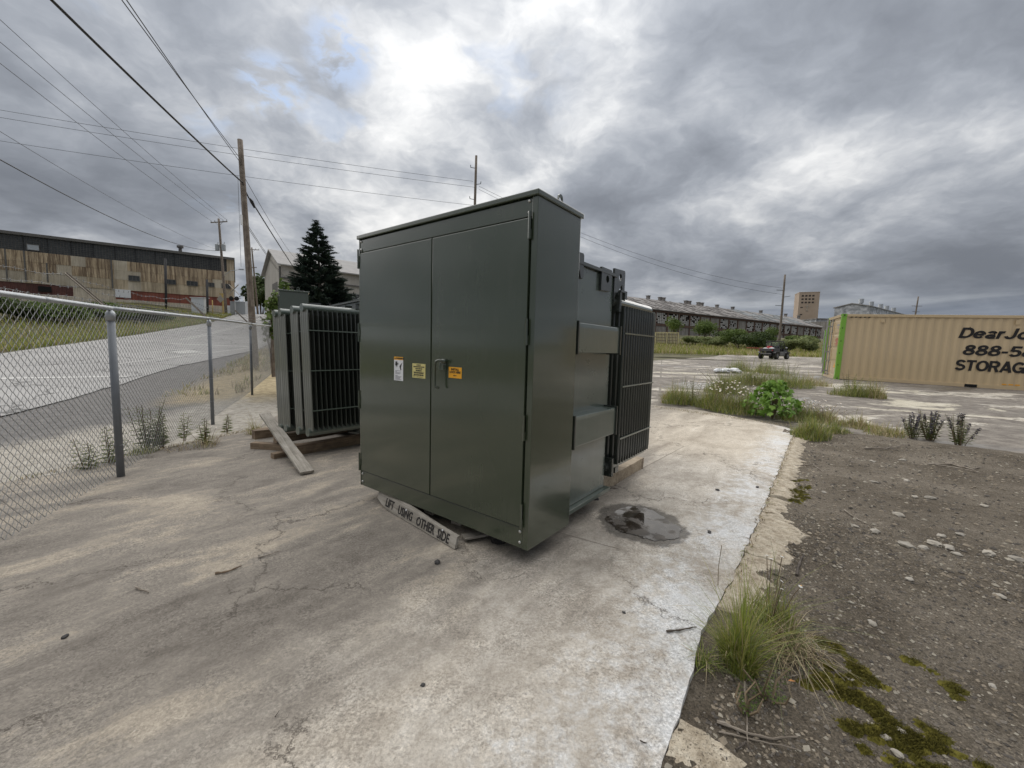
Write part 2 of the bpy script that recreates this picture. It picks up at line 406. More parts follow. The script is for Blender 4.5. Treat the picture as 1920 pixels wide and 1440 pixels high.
MGRASSLAND = pbr('grassland_soil', (.055, .062, .025), (.135, .115, .055), .95, 0, .8, .5, .5, 14, .03)
MLINE = pbr('road_paint', (.62, .61, .58), (.42, .41, .39), .7, 0, 9, .5)

# --- ground sheets
def terr_grid(xs, ys, off, hole=None):
    b = MB(); nx = len(xs)
    b.add([(x, y, H(x, y)+off) for y in ys for x in xs], [(j*nx+i, j*nx+i+1, (j+1)*nx+i+1, (j+1)*nx+i) for j in range(len(ys)-1) for i in range(nx-1)])
    return b
def spread(lo, hi, near, k):       # fine near zero, coarse far away
    n = k; out = []
    for i in range(n+1):
        t = i/n*2-1; out.append(math.copysign(abs(t)**2.4, t))
    return [near+(o*(hi-near) if o > 0 else o*(near-lo)) for o in out]
xs = spread(-900, 900, 0, 150); ys = spread(-120, 1500, 12, 150)
struct(terr_grid(xs, ys, -.16).build('ground', MGRASSLAND, smooth=True))

def sheet_ab(name, a0, a1, b0, b1, na, nb, zf, mt, skip=None):
    b = MB()
    b.grid(na, nb, lambda i, j: (lambda p: (p.x, p.y, zf(p.x, p.y)))(from_ab(a0+(a1-a0)*i, b0+(b1-b0)*j)))
    if skip:
        keep = []
        for f in b.f:
            c = sum((Vector(b.v[i]) for i in f), Vector())/4
            if not skip(c): keep.append(f)
        b.f = keep; b.m = [0]*len(keep)
    return struct(b.build(name, mt, smooth=True))
def in_slab(p):
    a, b_ = ab(p); return a < 1.0 and b_ < 8.2 and not beyond_left(p)
def beyond_left(p):      # left joint of the slab
    return p[0] < -5.25+.245*(p[1]-4)+.35*0
# slab: one thick sheet with a broken outline
EK = [(-9,1.12),(-.68,1.12),(-.3,1.115),(-.1,1.10),(.1,1.075),(.3,1.075),(.6,1.10),(.9,1.11),(3,1.1),(9,1.07)]
EDGE = []
for k in range(180):
    b_ = -6+ (7.72+6)*k/179
    a_ = knots(EK, b_)+.03*fbm(b_*1.7, 3.3)+.035*fbm(b_*7, 9.1)+.02*fbm(b_*31, 2.1)
    EDGE.append((a_, b_))
for a_, b_ in ((.9,8.05),(.3,8.45),(-.4,8.95),(-1.1,9.3),(-2.4,9.45),(-4,9.6),(-6,9.8)): EDGE.append((a_+.05*fbm(b_*3, a_), b_+.07*fbm(a_*3, b_*3)))
LEFT = [(-5.9,11.0),(-4.9,8.6),(-4.42,7.07),(-4.5,6.4),(-4.7,5.82),(-4.76,5.35),(-4.9,4.89),(-4.96,4.3),(-5.18,4.0),(-5.5,3.0),(-6.2,1.5),(-7.5,-1.5),(-8.5,-4)]
poly = [from_ab(a_, b_).to_2d() for a_, b_ in EDGE] + [Vector(p) for p in LEFT]
b = MB(); b.prism([tuple(p) for p in poly], lambda x, y, z: (x, y, z), -.17, 0.)
slab = struct(b.build('slab', MS))
# saw-cut joints of the slab (grooves laid as thin dark strips)
MJ = pbr('joint_dirt', (.07, .058, .045), (.16, .13, .10), .95, 0, 30, .6)
def joint(p, q, wd, name='joint'):
    b = MB(); p, q = Vector(p), Vector(q); L = (q-p).length; d = (q-p)/L; nrm = Vector((-d.y, d.x, 0)); n_ = max(6, int(L/.06))
    def fn(i, j):
        c = p+d*L*i; o = .012*fbm(c.x*3, c.y*3)+.006*fbm(c.x*14, c.y*14)
        ww = wd*(.45+.9*abs(fbm(c.x*9, c.y*9, 5)))
        c = c+nrm*(o+(j-.5)*ww); return (c.x, c.y, .0035)
    b.grid(n_, 1, fn); return b.build(name, MJ, slab)
joint(from_ab(-.62, .58), from_ab(.35, .70), .007)
joint(from_ab(-.28, 2.9), from_ab(-.22, 4.6), .009)
joint(from_ab(-3.1, 1.2), from_ab(-3.9, 3.4), .008)
# crumbled concrete along the slab edge
def m_crumb():
    m, n, b = material('crumbled_concrete'); P = ocoord(n)
    n2 = n.noise(P, 12, 8, .75); g = n.noise(P, 95, 4, .8)
    col = n.ramp(n2, [(.34, (.27, .22, .155)), (.5, (.46, .395, .30)), (.66, (.60, .54, .43))])
    pit = n.step(n.noise(P, 130, 5, .8), .57, .66); col = n.mix(n.math('MULTIPLY', pit, .7), col, (.09, .075, .055))
    n.set(b.inputs['Base Color'], n.scale(col, n.math('ADD', .6, n.math('MULTIPLY', g, .8)))); b.inputs['Roughness'].default_value = .95
    bump(n, b, n.math('SUBTRACT', n2, pit), .9, .012); return m
MCR = m_crumb()
kerb = thing('crumbling_kerb', 'crumbling pale concrete strip along the right edge of the slab', 'kerb', from_ab(1.2, 2, 0))
for k, (b0, b1, wd) in enumerate(((-2.2,-.46,.25),(.42,1.32,.27),(1.30,2.35,.30),(2.33,2.9,.20),(2.95,3.75,.25),(3.72,5.6,.24),(5.55,7.3,.22))):
    b = MB(); n_ = int((b1-b0)/.022)
    def fn(i, j, b0=b0, b1=b1, wd=wd):
        bb = b0+(b1-b0)*i
        ww = wd*(1+.75*fbm(bb*2.7, 4.2)+.45*fbm(bb*9, 1.2)) * (.75+.25*sst(min(i, 1-i)*(b1-b0), 0, .05))
        base = knots(EK, bb)+.003+.03*fbm(bb*1.7, 3.3)+.035*fbm(bb*7, 9.1)
        p = from_ab(base+ww*j, bb)
        z = -.006 - .055*max(0, j-.4)**1.4 + .028*fbm(p.x*7, p.y*7) + .012*fbm(p.x*26, p.y*26)
        if j > .93 or i < .01 or i > .99: z -= .05
        return (p.x, p.y, z)
    b.grid(n_, 13, fn)
    o = b.build('concrete_chunk', MCR, kerb, smooth=False); o.data.transform(Matrix.Translation(-kerb.location))
# brown gravel patch to the right of the slab
def soil_z(x, y):
    a, b_ = ab((x, y))
    z = -.045 + .045*fbm(x*.9, y*.9) + .018*fbm(x*4, y*4) + .008*fbm(x*15, y*15)
    z += .018*(1-sst(a, 1.2, 1.6)) + .03*sst(a, 1.2, 1.8) + .035*sst(b_, 6.8, 7.8)
    return z + H(x, y)
sheet_ab('gravel_ground', .9, 2.6, -2.6, 8.1, 70, 300, soil_z, MSOIL)
sheet_ab('gravel_ground', 2.6, 16, -6.0, 8.1, 120, 130, soil_z, MSOIL)
# broken concrete and asphalt of the lot beyond
def lot_z(x, y): return H(x, y)-.012+.03*fbm(x*.25, y*.25)*sst(y, 8, 14)-.035*(1-sst(ab((x, y))[1], 8.6, 10.2))*(1-sst(ab((x, y))[0], .9, 1.6))
def skip_lot(c):
    a, b_ = ab(c); 
    return c[0]/(c[1]+6) < -.31
sheet_ab('concrete_lot', -9, 46, 7.86, 70, 130, 150, lot_z, MLOT, skip_lot)
# road, shoulder and painted lines run parallel to the fence
def strip_sn(name, s0, s1, n0, n1, ns, nn, off, mt, jit=0):
    b = MB()
    def fn(i, j):
        n_ = n0(s0+(s1-s0)*i) if callable(n0) else n0
        n__ = n1(s0+(s1-s0)*i) if callable(n1) else n1
        p = from_sn(s0+(s1-s0)*i, n_+(n__-n_)*j); 
        if jit and (j in (0, 1)): p = p+FN*jit*fbm(p.x*1.5, p.y*1.5)
        return (p.x, p.y, H(p.x, p.y)+off)
    b.grid(ns, nn, fn); return struct(b.build(name, mt, smooth=True))
strip_sn('road_shoulder', -9, 60, -2.2, 4.6, 160, 16, -.075, MSH)
strip_sn('road', -12, 75, lambda s_: 3.75-1.7*sst(s_, 12, 22), 11.8, 180, 14, -.05, MROAD, .25)
def mark(p, q, wd, ns=24):
    p, q = from_sn(*p), from_sn(*q); d = (q-p).normalized(); nn = Vector((-d.y, d.x, 0)); b = MB()
    def fn(i, j): c = p.lerp(q, i)+nn*wd*(j-.5); return (c.x, c.y, H(c.x, c.y)-.043)
    b.grid(ns, 2, fn); return struct(b.build('road_marking', MLINE))
for args in (((11.75, 9.6), (11.3, 4.15), .30), ((14.6, 6.0), (21.8, 2.5), .16), ((24.6, 7.2), (22.4, 2.8), .30), ((19.0, 4.6), (20.2, 5.4), .9), ((28, 7.4), (60, 7.4), .14), ((28, 7.75), (60, 7.75), .14)): mark(*args)
strip_sn('road_marking', -4, 50, 11.3, 11.4, 90, 2, -.043, MLINE)

# ------------------------------------------------------------------ materials of things
def m_paint(name, c, rough=.34, dirt=.35, dcol=(.16,.15,.13)):
    m, n, b = material(name); P = ocoord(n, True)
    n1 = n.noise(P, 2.2, 7, .65, .4); n2 = n.noise(n.vmath('MULTIPLY', P, (9, 9, 1.1)), 1.6, 6, .65)
    zc = n('ShaderNodeSeparateXYZ', {0: P}).outputs[2]
    f = n.math('MULTIPLY', n.step(n.math('ADD', n.math('MULTIPLY', n1, .5), n.math('MULTIPLY', n2, .5)), .50, .70), dirt)
    n.set(b.inputs['Base Color'], n.mix(f, c, dcol))
    n.set(b.inputs['Roughness'], n.math('ADD', rough-.05, n.math('MULTIPLY', n1, .16)))
    b.inputs['Specular IOR Level'].default_value = .7; b.inputs['Coat Weight'].default_value = .85; b.inputs['Coat Roughness'].default_value = .10
    bump(n, b, n.math('ADD', n.noise(P, 1.1, 2), n.math('MULTIPLY', n.noise(P, 220, 2), .012)), .05, .05)
    return m
MGREEN = m_paint('green_enamel', (.037, .050, .028), .20, .08)
MGREEN2 = m_paint('green_enamel_pale', (.085, .108, .088), .26, .25, (.2,.2,.18))  # paler, greyer green base than the cabinet, with random dirt
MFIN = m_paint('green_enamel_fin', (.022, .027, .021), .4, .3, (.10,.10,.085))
MBOLT = pbr('zinc_bolt', (.55, .55, .53), None, .35, .9)
MGALV = pbr('galvanised_steel', (.46, .48, .50), (.36, .38, .395), .45, .6, 9, .7, .15, 40)
MGALVD = pbr('galvanised_wire', (.27, .28, .285), (.19, .19, .19), .5, .7, 20, .7)
MPOST = pbr('grey_steel_post', (.21, .225, .245), (.155, .168, .185), .5, .35, 7, .7, .15, 60)
MBLACK = pbr('black_rubber', (.012, .012, .012), (.03, .028, .025), .8, 0, 12)
MDARK = pbr('dark_gap', (.006, .006, .006), None, .9)
MWHITE = pbr('white_label', (.72, .73, .74), None, .35)
MYEL = pbr('yellow_label', (.62, .55, .22), None, .4)
MORG = pbr('orange_label', (.80, .38, .02), None, .38)
MINK = pbr('black_ink', (.012, .010, .010), None, .55)
MINKG = pbr('grey_ink', (.25, .25, .27), None, .6)
MRED = pbr('red_plastic', (.42, .03, .03), (.30, .02, .02), .5, 0, 8)
def m_wood(name, c, c2, dark, axis=0, wet=.85):
    m, n, b = material(name); P = ocoord(n, True)
    sc = [26, 26, 26]; sc[axis] = 1.3
    g = n.noise(n.vmath('MULTIPLY', P, tuple(sc)), 1.0, 7, .7, .6); k = n.noise(P, 5, 5, .65)
    f = n.noise(n.vmath('MULTIPLY', P, tuple(x*5 for x in sc)), 1.0, 4, .7)
    col = n.ramp(n.math('ADD', n.math('MULTIPLY', g, .6), n.math('MULTIPLY', k, .4)), [(.34, dark), (.5, c), (.66, c2)])
    n.set(b.inputs['Base Color'], n.scale(col, n.math('ADD', .65, n.math('MULTIPLY', f, .7)))); b.inputs['Roughness'].default_value = wet
    bump(n, b, n.math('ADD', g, n.math('MULTIPLY', f, .5)), .5, .006); return m
MW_GREY = m_wood('weathered_grey_wood', (.29, .265, .225), (.44, .41, .36), (.12, .105, .085))
MW_BROWN = m_wood('brown_timber', (.20, .145, .095), (.34, .26, .175), (.075, .05, .032))  # brown wood with darker grain streaks
MW_TAN = m_wood('tan_timber', (.36, .29, .205), (.50, .42, .31), (.15, .11, .075), 1)
MW_POLE = m_wood('utility_pole_wood', (.185, .15, .12), (.33, .29, .245), (.06, .045, .033), 2)

# ------------------------------------------------------------------ pad-mounted transformer
W_, D_, Z0, Z1 = 1.9946, .5552, .14, 2.4513
def keyhole(outer, c, r, n=14):
    """outer polygon with a round hole cut in by a slit"""
    k = min(range(len(outer)), key=lambda i: (outer[i][0]-c[0])**2+(outer[i][1]-c[1])**2)
    a0 = math.atan2(outer[k][1]-c[1], outer[k][0]-c[0])
    sg_ = 1 if sum(outer[i-1][0]*outer[i][1]-outer[i][0]*outer[i-1][1] for i in range(len(outer))) < 0 else -1
    hole = [(c[0]+r*math.cos(a0+sg_*2*math.pi*i/n), c[1]+r*math.sin(a0+sg_*2*math.pi*i/n)) for i in range(n+1)]
    return outer[:k+1]+hole+outer[k:]
def bolt_mesh():
    b = MB(); b.tube([(0,0,0),(0,-.004,0),(0,-.009,0)], [.011,.011,.007], 10); return b.mesh('bolt', MBOLT, True)
BOLT = bolt_mesh()
def hinge_mesh():
    b = MB(); b.box(-.012,.012,-.012,.0,-.055,.0); b.tube([(.008,-.012,-.11),(.008,-.012,.06)], .0085, 8); b.box(-.004,.02,-.010,.0,-.11,-.05)
    return b.mesh('hinge', MGREEN, False)
HINGE = hinge_mesh()
def fin_mesh():
    b = MB(); wd = .205; k = 17
    prof = [(wd*i/(k-1), (.0075 if i % 4 in (1, 2, 3) else .0) if 0 < i < k-1 else 0.0) for i in range(k)]
    zs = [(.385, .35), (.45, 1.0), (1.855, 1.0), (1.925, .35)]
    vs, fs = [], []
    for z, sc in zs:
        for side in (1, -1):
            for x, y in prof: vs.append(((x-wd/2)*(1 if sc == 1 else .94)+wd/2, side*(.004+y*sc*.8), z))
    n2 = 2*k
    for s_ in range(3):
        o = s_*n2
        for i in range(k-1):
            fs.append((o+i, o+i+1, o+n2+i+1, o+n2+i)); fs.append((o+k+i+1, o+k+i, o+n2+k+i, o+n2+k+i+1))
        fs.append((o+k, o, o+n2, o+n2+k)); fs.append((o+k-1, o+2*k-1, o+n2+2*k-1, o+n2+k-1))
    fs.append(tuple(list(range(k))[::-1]+list(range(k, 2*k)))); o = 3*n2
    fs.append(tuple(list(range(o, o+k))+list(range(o+k, o+2*k))[::-1]))
    b.add(vs, fs); return b.mesh('fin', MFIN)
FIN = fin_mesh(); FIN_LIT = FIN.copy(); FIN_LIT.materials.clear(); FIN_LIT.materials.append(m_paint('green_enamel_lit_fin', (.11,.115,.095), .34, .5, (.22,.215,.18))); MLUG = m_paint('dark_lug_enamel', (.016,.020,.016), .35, .1); NF = 14; FP = .065  # end fin colour is lightened for the sky and ground light it catches
def radiator(x0, parent):
    y0 = 1.585; y1 = y0+(NF-1)*FP; xc = x0+.1025
    r = MB().tube([(xc,1.53,1.955),(xc,y1+.03,1.955)], .052, 16).build('radiator', MGREEN2, parent)
    MB().tube([(xc,1.53,.365),(xc,y1+.03,.365)], .052, 16).build('header_pipe', MGREEN2, r)
    for i in range(NF): obj('fin', FIN_LIT if i == NF-1 else FIN, r, (x0, y0+i*FP, 0))
    for z in (1.665, 1.155, .645):
        for xx in (x0-.006, x0+.211):
            bb = MB(); bb.box(xx-.005, xx+.005, y0-.01, y1+.01, z-.007, z+.007); bb.build('tie_rod', MGREEN2, r)
    for z in (1.955, .365):
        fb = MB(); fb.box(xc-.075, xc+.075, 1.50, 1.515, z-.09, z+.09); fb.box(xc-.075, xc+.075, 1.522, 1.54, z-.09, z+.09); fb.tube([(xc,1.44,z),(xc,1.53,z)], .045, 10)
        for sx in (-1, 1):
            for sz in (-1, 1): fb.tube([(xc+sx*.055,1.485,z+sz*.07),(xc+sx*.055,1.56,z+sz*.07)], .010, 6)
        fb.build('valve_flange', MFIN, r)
    bb = MB(); bb.box(xc-.045, xc+.045, y0+.10, y0+.15, 2.0, 2.075); bb.box(xc-.045, xc+.045, y0+.0, y0+.15, 2.06, 2.078); bb.build('lifting_bracket', MFIN, r)
    bb = MB(); bb.box(xc-.04, xc+.04, y0+.08, y0+.16, .27, .33); bb.build('drain_bracket', MFIN, r)
    return r
def make_unit(label):
    t = thing('padmount_transformer', label, 'transformer', FL, ANG)
    # cabinet shell (hollow look: sides, back and frame)
    b = MB()
    b.box(0, .018, .012, D_, Z0, Z1); b.box(W_-.046, W_, .0, D_, Z0, Z1); b.box(.018, W_-.046, .05, D_, Z0+.02, Z1); b.box(0, .018, .0, .0118, Z0, Z1)
    b.build('cabinet_shell', MGREEN, t, bevel=.004)
    b = MB(); b.prism([(-.012,-.018),(W_+.014,-.018),(W_+.014,D_+.02),(-.012,D_+.02)], lambda x, y, z: (x, y, z), Z1+.001, Z1+.036)
    cap = b.build('cabinet_roof', MGREEN, t, bevel=.006)
    b = MB(); b.prism(keyhole([(-.03,0),(.03,0),(.018,.085),(.008,.095),(-.008,.095),(-.018,.085)], (0,.06), .016), lambda a, z, d: (1.93+d, .36+a*1.4, Z1+.03+z), -.006, .006); b.build('lifting_eye', MGREEN, cap)
    hd = MB().box(.02, W_-.049, .004, .05, 2.335, Z1-.006).build('header_panel', MGREEN, t, bevel=.003)
    sp = MB().box(.02, W_-.049, .004, .05, Z0, .283).build('sill_panel', MGREEN, t, bevel=.003)
    for p_, zz in ((hd, (2.43, 2.36)), (sp, (.255, .18))):
        for xx in (.036, W_-.068):
            for z in zz: obj('bolt', BOLT, p_, (xx, .004, z))
    dl = MB().box(.022, 1.0155, -.012, .03, .294, 2.323).build('door', MGREEN, t, bevel=.004); dl['label'] = 'left cabinet door with the white warning sticker and the yellow label'
    dr = MB().box(1.0275, W_-.056, -.012, .03, .294, 2.323).build('door', MGREEN, t, bevel=.004); dr['label'] = 'wider right cabinet door with the lever handle'
    for z in (2.30, 1.63, 1.0, .40):
        h_ = obj('hinge', HINGE, dr, (W_-.058, -.006, z)); h_ = obj('hinge', HINGE, dl, (.022, -.006, z)); h_.scale = (-1, 1, 1)
    # handle
    hb = MB(); hb.tube([(1.195,-.012,1.385),(1.195,-.062,1.39),(1.175,-.072,1.392),(1.15,-.072,1.385),(1.136,-.072,1.36),(1.135,-.072,1.30),(1.135,-.072,1.20),(1.14,-.07,1.185),(1.165,-.055,1.18)], .0095, 8)
    hb.tube([(1.195,-.012,1.385),(1.195,-.055,1.385)], .018, 10)
    hb.build('door_handle', MGREEN, dr, smooth=True)
    hb = MB(); hb.box(1.15, 1.195, -.045, -.012, 1.318, 1.362); hb.tube([(1.168,-.045,1.365),(1.168,-.05,1.365)], .012, 8); hb.build('lock_hasp', MGREEN2, dr, bevel=.003)
    # stickers
    def face(x, z): return Matrix.Translation((x, -.0148, z)) @ Matrix.Rotation(math.pi/2, 4, 'X')
    st = MB().box(.550, .673, -.0138, -.0122, 1.196, 1.398).build('warning_sticker', MWHITE, dl); st['label'] = 'white and orange warning sticker'
    q = MB().box(.550, .673, -.0142, -.0139, 1.372, 1.398); q.build('sticker_header', MORG, dl)
    text('WARNING', .021, MINK, dl, face(.578, 1.378), 'warning_text', .0006)
    q = MB(); q.prism([(.556,1.377),(.574,1.377),(.565,1.393)], lambda x, z, y: (x, y, z), -.0150, -.0143); q.build('warning_symbol', MINK, dl)
    q = MB(); pts = []
    for i in range(18):
        a_ = i/18*2*math.pi; r_ = (.030 if i % 2 else .015)*(1+.25*math.sin(i*2.1)); pts.append((.583+r_*math.cos(a_)*.8, 1.338+r_*math.sin(a_)))
    q.prism(pts, lambda x, z, y: (x, y, z), -.0150, -.0143)
    q.prism([(.602,1.333),(.618,1.338),(.602,1.343)], lambda x, z, y: (x, y, z), -.0150, -.0143)
    q.prism([(.625,1.318),(.636,1.330),(.664,1.352),(.650,1.326),(.645,1.305),(.650,1.29),(.640,1.287),(.632,1.302)], lambda x, z, y: (x, y, z), -.0150, -.0143)
    q.build('sticker_pictogram', MINK, dl)
    q = MB()
    for k, (x0, x1) in enumerate(((.568,.650),(.568,.594),(.568,.645),(.568,.632),None,(.568,.606),(.568,.652),(.568,.636),(.568,.628),(.568,.650)) if False else [(.568,.650),(.568,.594),(.568,.645),(.568,.632),(0,0),(.568,.606),(.568,.652),(.568,.636),(.568,.628),(.568,.650)]):
        z = 1.280-k*.0082; x = x0
        while x < x1-.004:
            e = min(x1, x+rnd(.006,.018)); q.box(x, e, -.0147, -.0143, z-.0026, z+.0022); x = e+.003
    q.build('sticker_print', MINKG, dl)
    MB().box(.795, .957, -.0138, -.0122, 1.235, 1.352).build('yellow_label', MYEL, dl)
    q = MB()
    for z, x0, x1, hgt in ((1.341,.85,.90,.0045),(1.326,.81,.945,.0045),(1.311,.835,.92,.0045),(1.296,.84,.91,.005),(1.277,.815,.935,.0055),(1.260,.815,.935,.0055),(1.249,.805,.84,.002),(1.244,.85,.93,.002)):
        x = x0
        while x < x1-.004:
            e = min(x1, x+rnd(.008,.022)); q.box(x, e, -.0147, -.0143, z-hgt, z+hgt); x = e+.0035
    q.box(.803, .948, -.0146, -.0143, 1.2865, 1.2875)
    q.build('label_print', MINK, dl)
    orr = MB().box(1.226, 1.363, -.0142, -.0122, 1.262, 1.344).build('lock_label', MORG, dr, bevel=.0006); orr['label'] = 'orange install lock here label with an arrow'
    text('INSTALL', .022, MINK, dr, face(1.2945, 1.320), 'label_text', .0009, align='CENTER')
    text('LOCK HERE', .022, MINK, dr, face(1.2945, 1.299), 'label_text', .0009, align='CENTER')
    q = MB(); q.prism([(1.275,1.281),(1.288,1.288),(1.288,1.283),(1.312,1.283),(1.312,1.279),(1.288,1.279),(1.288,1.274)], lambda x, z, y: (x, y, z), -.0150, -.0143); q.build('label_arrow', MINK, dr)
    # oil tank with wrap-round stiffeners
    X0, X1 = .13, W_-.125; Y0, Y1 = D_+.001, 1.44
    b = MB(); b.box(X0, X1, Y0, Y1, .185, 2.175); tank = b.build('oil_tank', MGREEN2, t, bevel=.012)
    b = MB(); b.box(X0-.03, X1+.03, Y0+.012, Y1+.03, 2.1755, 2.20); b.build('tank_cover', MFIN, tank)
    b = MB(); b.box(X0-.05, X1+.05, Y0+.02, Y1+.04, .15, .1845); b.build('base_channel', MGREEN2, tank, bevel=.004)
    for za, zb in ((1.475, 1.705), (.74, .98)):
        for xa, xb in ((X1-.002, X1+.122), (X0-.122, X0+.002)):
            b = MB(); b.prism([(za, 0), (zb-.03, 0), (zb, .025), (zb, 1), (za, 1)], lambda z, o, y, xa=xa, xb=xb, s_=(1 if xa > 1 else -1): ((xb-(xb-xa)*o) if s_ > 0 else (xa+(xb-xa)*o), y, z), Y0+.03, Y1-.09)
            b.build('tank_stiffener', MGREEN2, tank, bevel=.006)
        for xa, xb in ((X1-.01, X1+.135), (X0-.135, X0+.01)):
            MB().box(xa, xb, Y0+.012, Y0+.028, za-.012, zb+.012).build('stiffener_plate', MFIN, tank); MB().box(xa, xb, Y1-.088, Y1-.074, za-.012, zb+.014).build('stiffener_plate', MFIN, tank)
    hook = [(0,-.19),(.0,.09),(.225,.10),(.24,.085),(.24,-.085),(.225,-.10),(.195,-.095),(.175,-.035)]
    hook = keyhole(hook, (.13,.025), .034)
    for x, y in ((X1+.012, D_+.02), (X1+.005, Y1-.012), (X0-.012, D_+.02), (X0-.005, Y1-.012)):
        b = MB(); b.prism(hook, lambda a, z, d, x=x, y=y: (x+d, y+a, 2.165+z), -.011, .011); b.build('lifting_lug', MLUG, tank)
    b = MB(); b.prism(keyhole([(0,-.11),(0,.09),(.20,.09),(.21,.08),(.21,-.09),(.20,-.10)], (.12,.0), .032), lambda a, z, d: (X1+.014+d, Y1-.30+a, 2.13+z), -.011, .011); b.build('lifting_lug', MLUG, tank)
    MB().box(X1+.0005, X1+.002, 1.16, 1.215, 2.03, 2.075).build('yellow_tag', MORG, tank)
    for x0 in (.125, .395, .755, .935, 1.35, X1-.13): radiator(x0, t)
    return t
unitA = make_unit('dark green transformer with closed double doors, warning stickers and lever handle')
unitA['group'] = 'green transformers on the slab'
# second unit stands behind, turned round and tilted on its timbers
unitB = copy_tree(unitA)
for o in [o for o in unitB.children if o.name.startswith('radiator')][-2:]:      # this unit carries four radiators
    for ch in list(o.children): bpy.data.objects.remove(ch)
    bpy.data.objects.remove(o)
unitB['label'] = 'tilted green transformer showing its bank of ribbed radiators beside the grey plank'
RB = Matrix.Rotation(ANG+math.pi, 4, 'Z') @ Matrix.Rotation(.062, 4, 'Y')
pl = RB @ Vector((.125, 1.585+(NF-1)*FP, .385)); loc = Vector((-2.506, 5.1, .375))-pl
unitB.matrix_world = Matrix.Translation(loc) @ RB
unitC = copy_tree(unitA); unitC['label'] = 'taller green transformer cabinet seen end on beyond the tilted radiators'
AC = math.atan2(-.87, .5); RC = Matrix.Rotation(AC, 4, 'Z') @ Matrix.Diagonal((1.1, 1.1, 1.09, 1))
cfr = dep(523, 537, 9.6); cfr.z = 0
unitC.matrix_world = Matrix.Translation(cfr - RC @ Vector((W_, 0, 0))) @ RC

# ------------------------------------------------------------------ timbers, boards, small things round the units
def timber(name, label, p, q, wd, ht, mt, cat='timber', group=None, z=0, rough=.004):
    p, q = Vector(p), Vector(q); L = (q-p).length; d = (q-p)/L
    b = MB(); n_ = max(4, int(L/.12))
    ring = [(-.5,-.5),(.5,-.5),(.5,.5),(-.5,.5)]
    vs, fs = [], []
    for i in range(n_+1):
        for a_, c_ in ring: vs.append((L*i/n_, a_*wd+rnd(-rough, rough), c_*ht+ht/2+rnd(-rough, rough)))
    for i in range(n_):
        for j in range(4): fs.append((i*4+j, i*4+(j+1)%4, i*4+4+(j+1)%4, i*4+4+j))
    fs += [(3,2,1,0), tuple(n_*4+j for j in range(4))]
    b.add(vs, fs); o = b.build(name, mt)
    q_ = d.to_track_quat('X', 'Z'); o.matrix_world = Matrix.Translation((p.x, p.y, p.z+z)) @ q_.to_matrix().to_4x4()
    return tag(o, label, cat, group)
timber('timber_skid', 'tan timber skid poking out from under the upright transformer radiator', from_ab(-.33, .62), from_ab(-.33, 2.97), .095, .135, MW_TAN, group='timber skids')
timber('timber_skid', 'dark timber skid hidden midway under the upright transformer', from_ab(-1.0, .45), from_ab(-1.0, 2.2), .1, .135, MW_BROWN, group='timber skids')
timber('timber_skid', 'dark timber skid under the hinge side of the upright transformer', from_ab(-1.62, .45), from_ab(-1.62, 2.2), .1, .135, MW_BROWN, group='timber skids')
# timbers under the tilted unit: two long ones along the unit, offcuts below
tb1 = gpx(560, 862, 5.35); tb1.z = 0
timber('timber_skid', 'brown timber on the slab in front of the tilted radiators', Vector((-2.92,5.28,.0)), Vector((-1.35,7.3,.0)), .12, .13, MW_BROWN, group='timber skids')
timber('timber_skid', 'brown timber resting on offcuts behind the fallen grey plank', Vector((-3.28,5.58,.09)), Vector((-1.9,7.35,.09)), .12, .12, MW_BROWN, group='timber skids')
timber('timber_skid', 'greenish timber at the fence end of the tilted transformer', Vector((-3.95,6.15,.0)), Vector((-2.6,7.9,.0)), .12, .13, MW_BROWN, group='timber skids')
timber('timber_offcut', 'short timber offcut lying crosswise beside the fallen grey plank', Vector((-3.62,5.62,0)), Vector((-2.95,5.55,0)), .1, .085, MW_BROWN, group='timber offcuts')
timber('timber_offcut', 'short timber offcut at the lower end of the brown timber', Vector((-3.05,5.12,0)), Vector((-2.72,5.6,0)), .09, .07, MW_BROWN, group='timber offcuts')
timber('timber_offcut', 'short timber offcut under the upper end of the grey plank', Vector((-3.95,6.25,0)), Vector((-3.6,6.75,0)), .1, .13, MW_BROWN, group='timber offcuts')
pa, pb = dep(497, 776, 6.05), dep(576, 886, 4.52)
pl_ = timber('plank', 'long weathered grey plank leaning across the timbers by the tilted radiators', Vector((pa.x, pa.y, pa.z-.02)), Vector((pb.x, pb.y, pb.z-.01)), .145, .028, MW_GREY, 'plank', rough=.002)
# stencilled board under the front edge of the cabinet
bd = thing('stencilled_board', 'weathered board stencilled lift using other side under the cabinet doors', 'board', from_ab(-1.75, .06), ANG-.11)
b = MB(); L = 1.19
def fb_(i, j):
    x = L*i; k = min(1, i/.17); z1 = .125+.012*math.sin(i*5)-.018*i; z0 = .008+.055*(1-k)**1.5
    z = z0+(z1-z0)*j
    return (x, -.05+z*.26, z)
nx = 24; vs = [fb_(i/nx, j/4) for j in range(5) for i in range(nx+1)]
k_ = len(vs); vs += [(x, y+.024, z+.004) for x, y, z in vs]
fs = []
for j in range(4):
    for i in range(nx):
        a_ = j*(nx+1)+i; fs.append((a_, a_+1, a_+nx+2, a_+nx+1)); fs.append((k_+a_+1, k_+a_, k_+a_+nx+1, k_+a_+nx+2))
for i in range(nx):
    fs.append((i+1, i, k_+i, k_+i+1)); t_ = 4*(nx+1)+i; fs.append((t_, t_+1, k_+t_+1, k_+t_))
for j in range(4):
    a_ = j*(nx+1); fs.append((a_, a_+nx+1, k_+a_+nx+1, k_+a_)); a_ += nx; fs.append((a_+nx+1, a_, k_+a_, k_+a_+nx+1))
b.add(vs, fs); b.build('board', MW_GREY, bd)
tl = math.atan2(.03, .115)
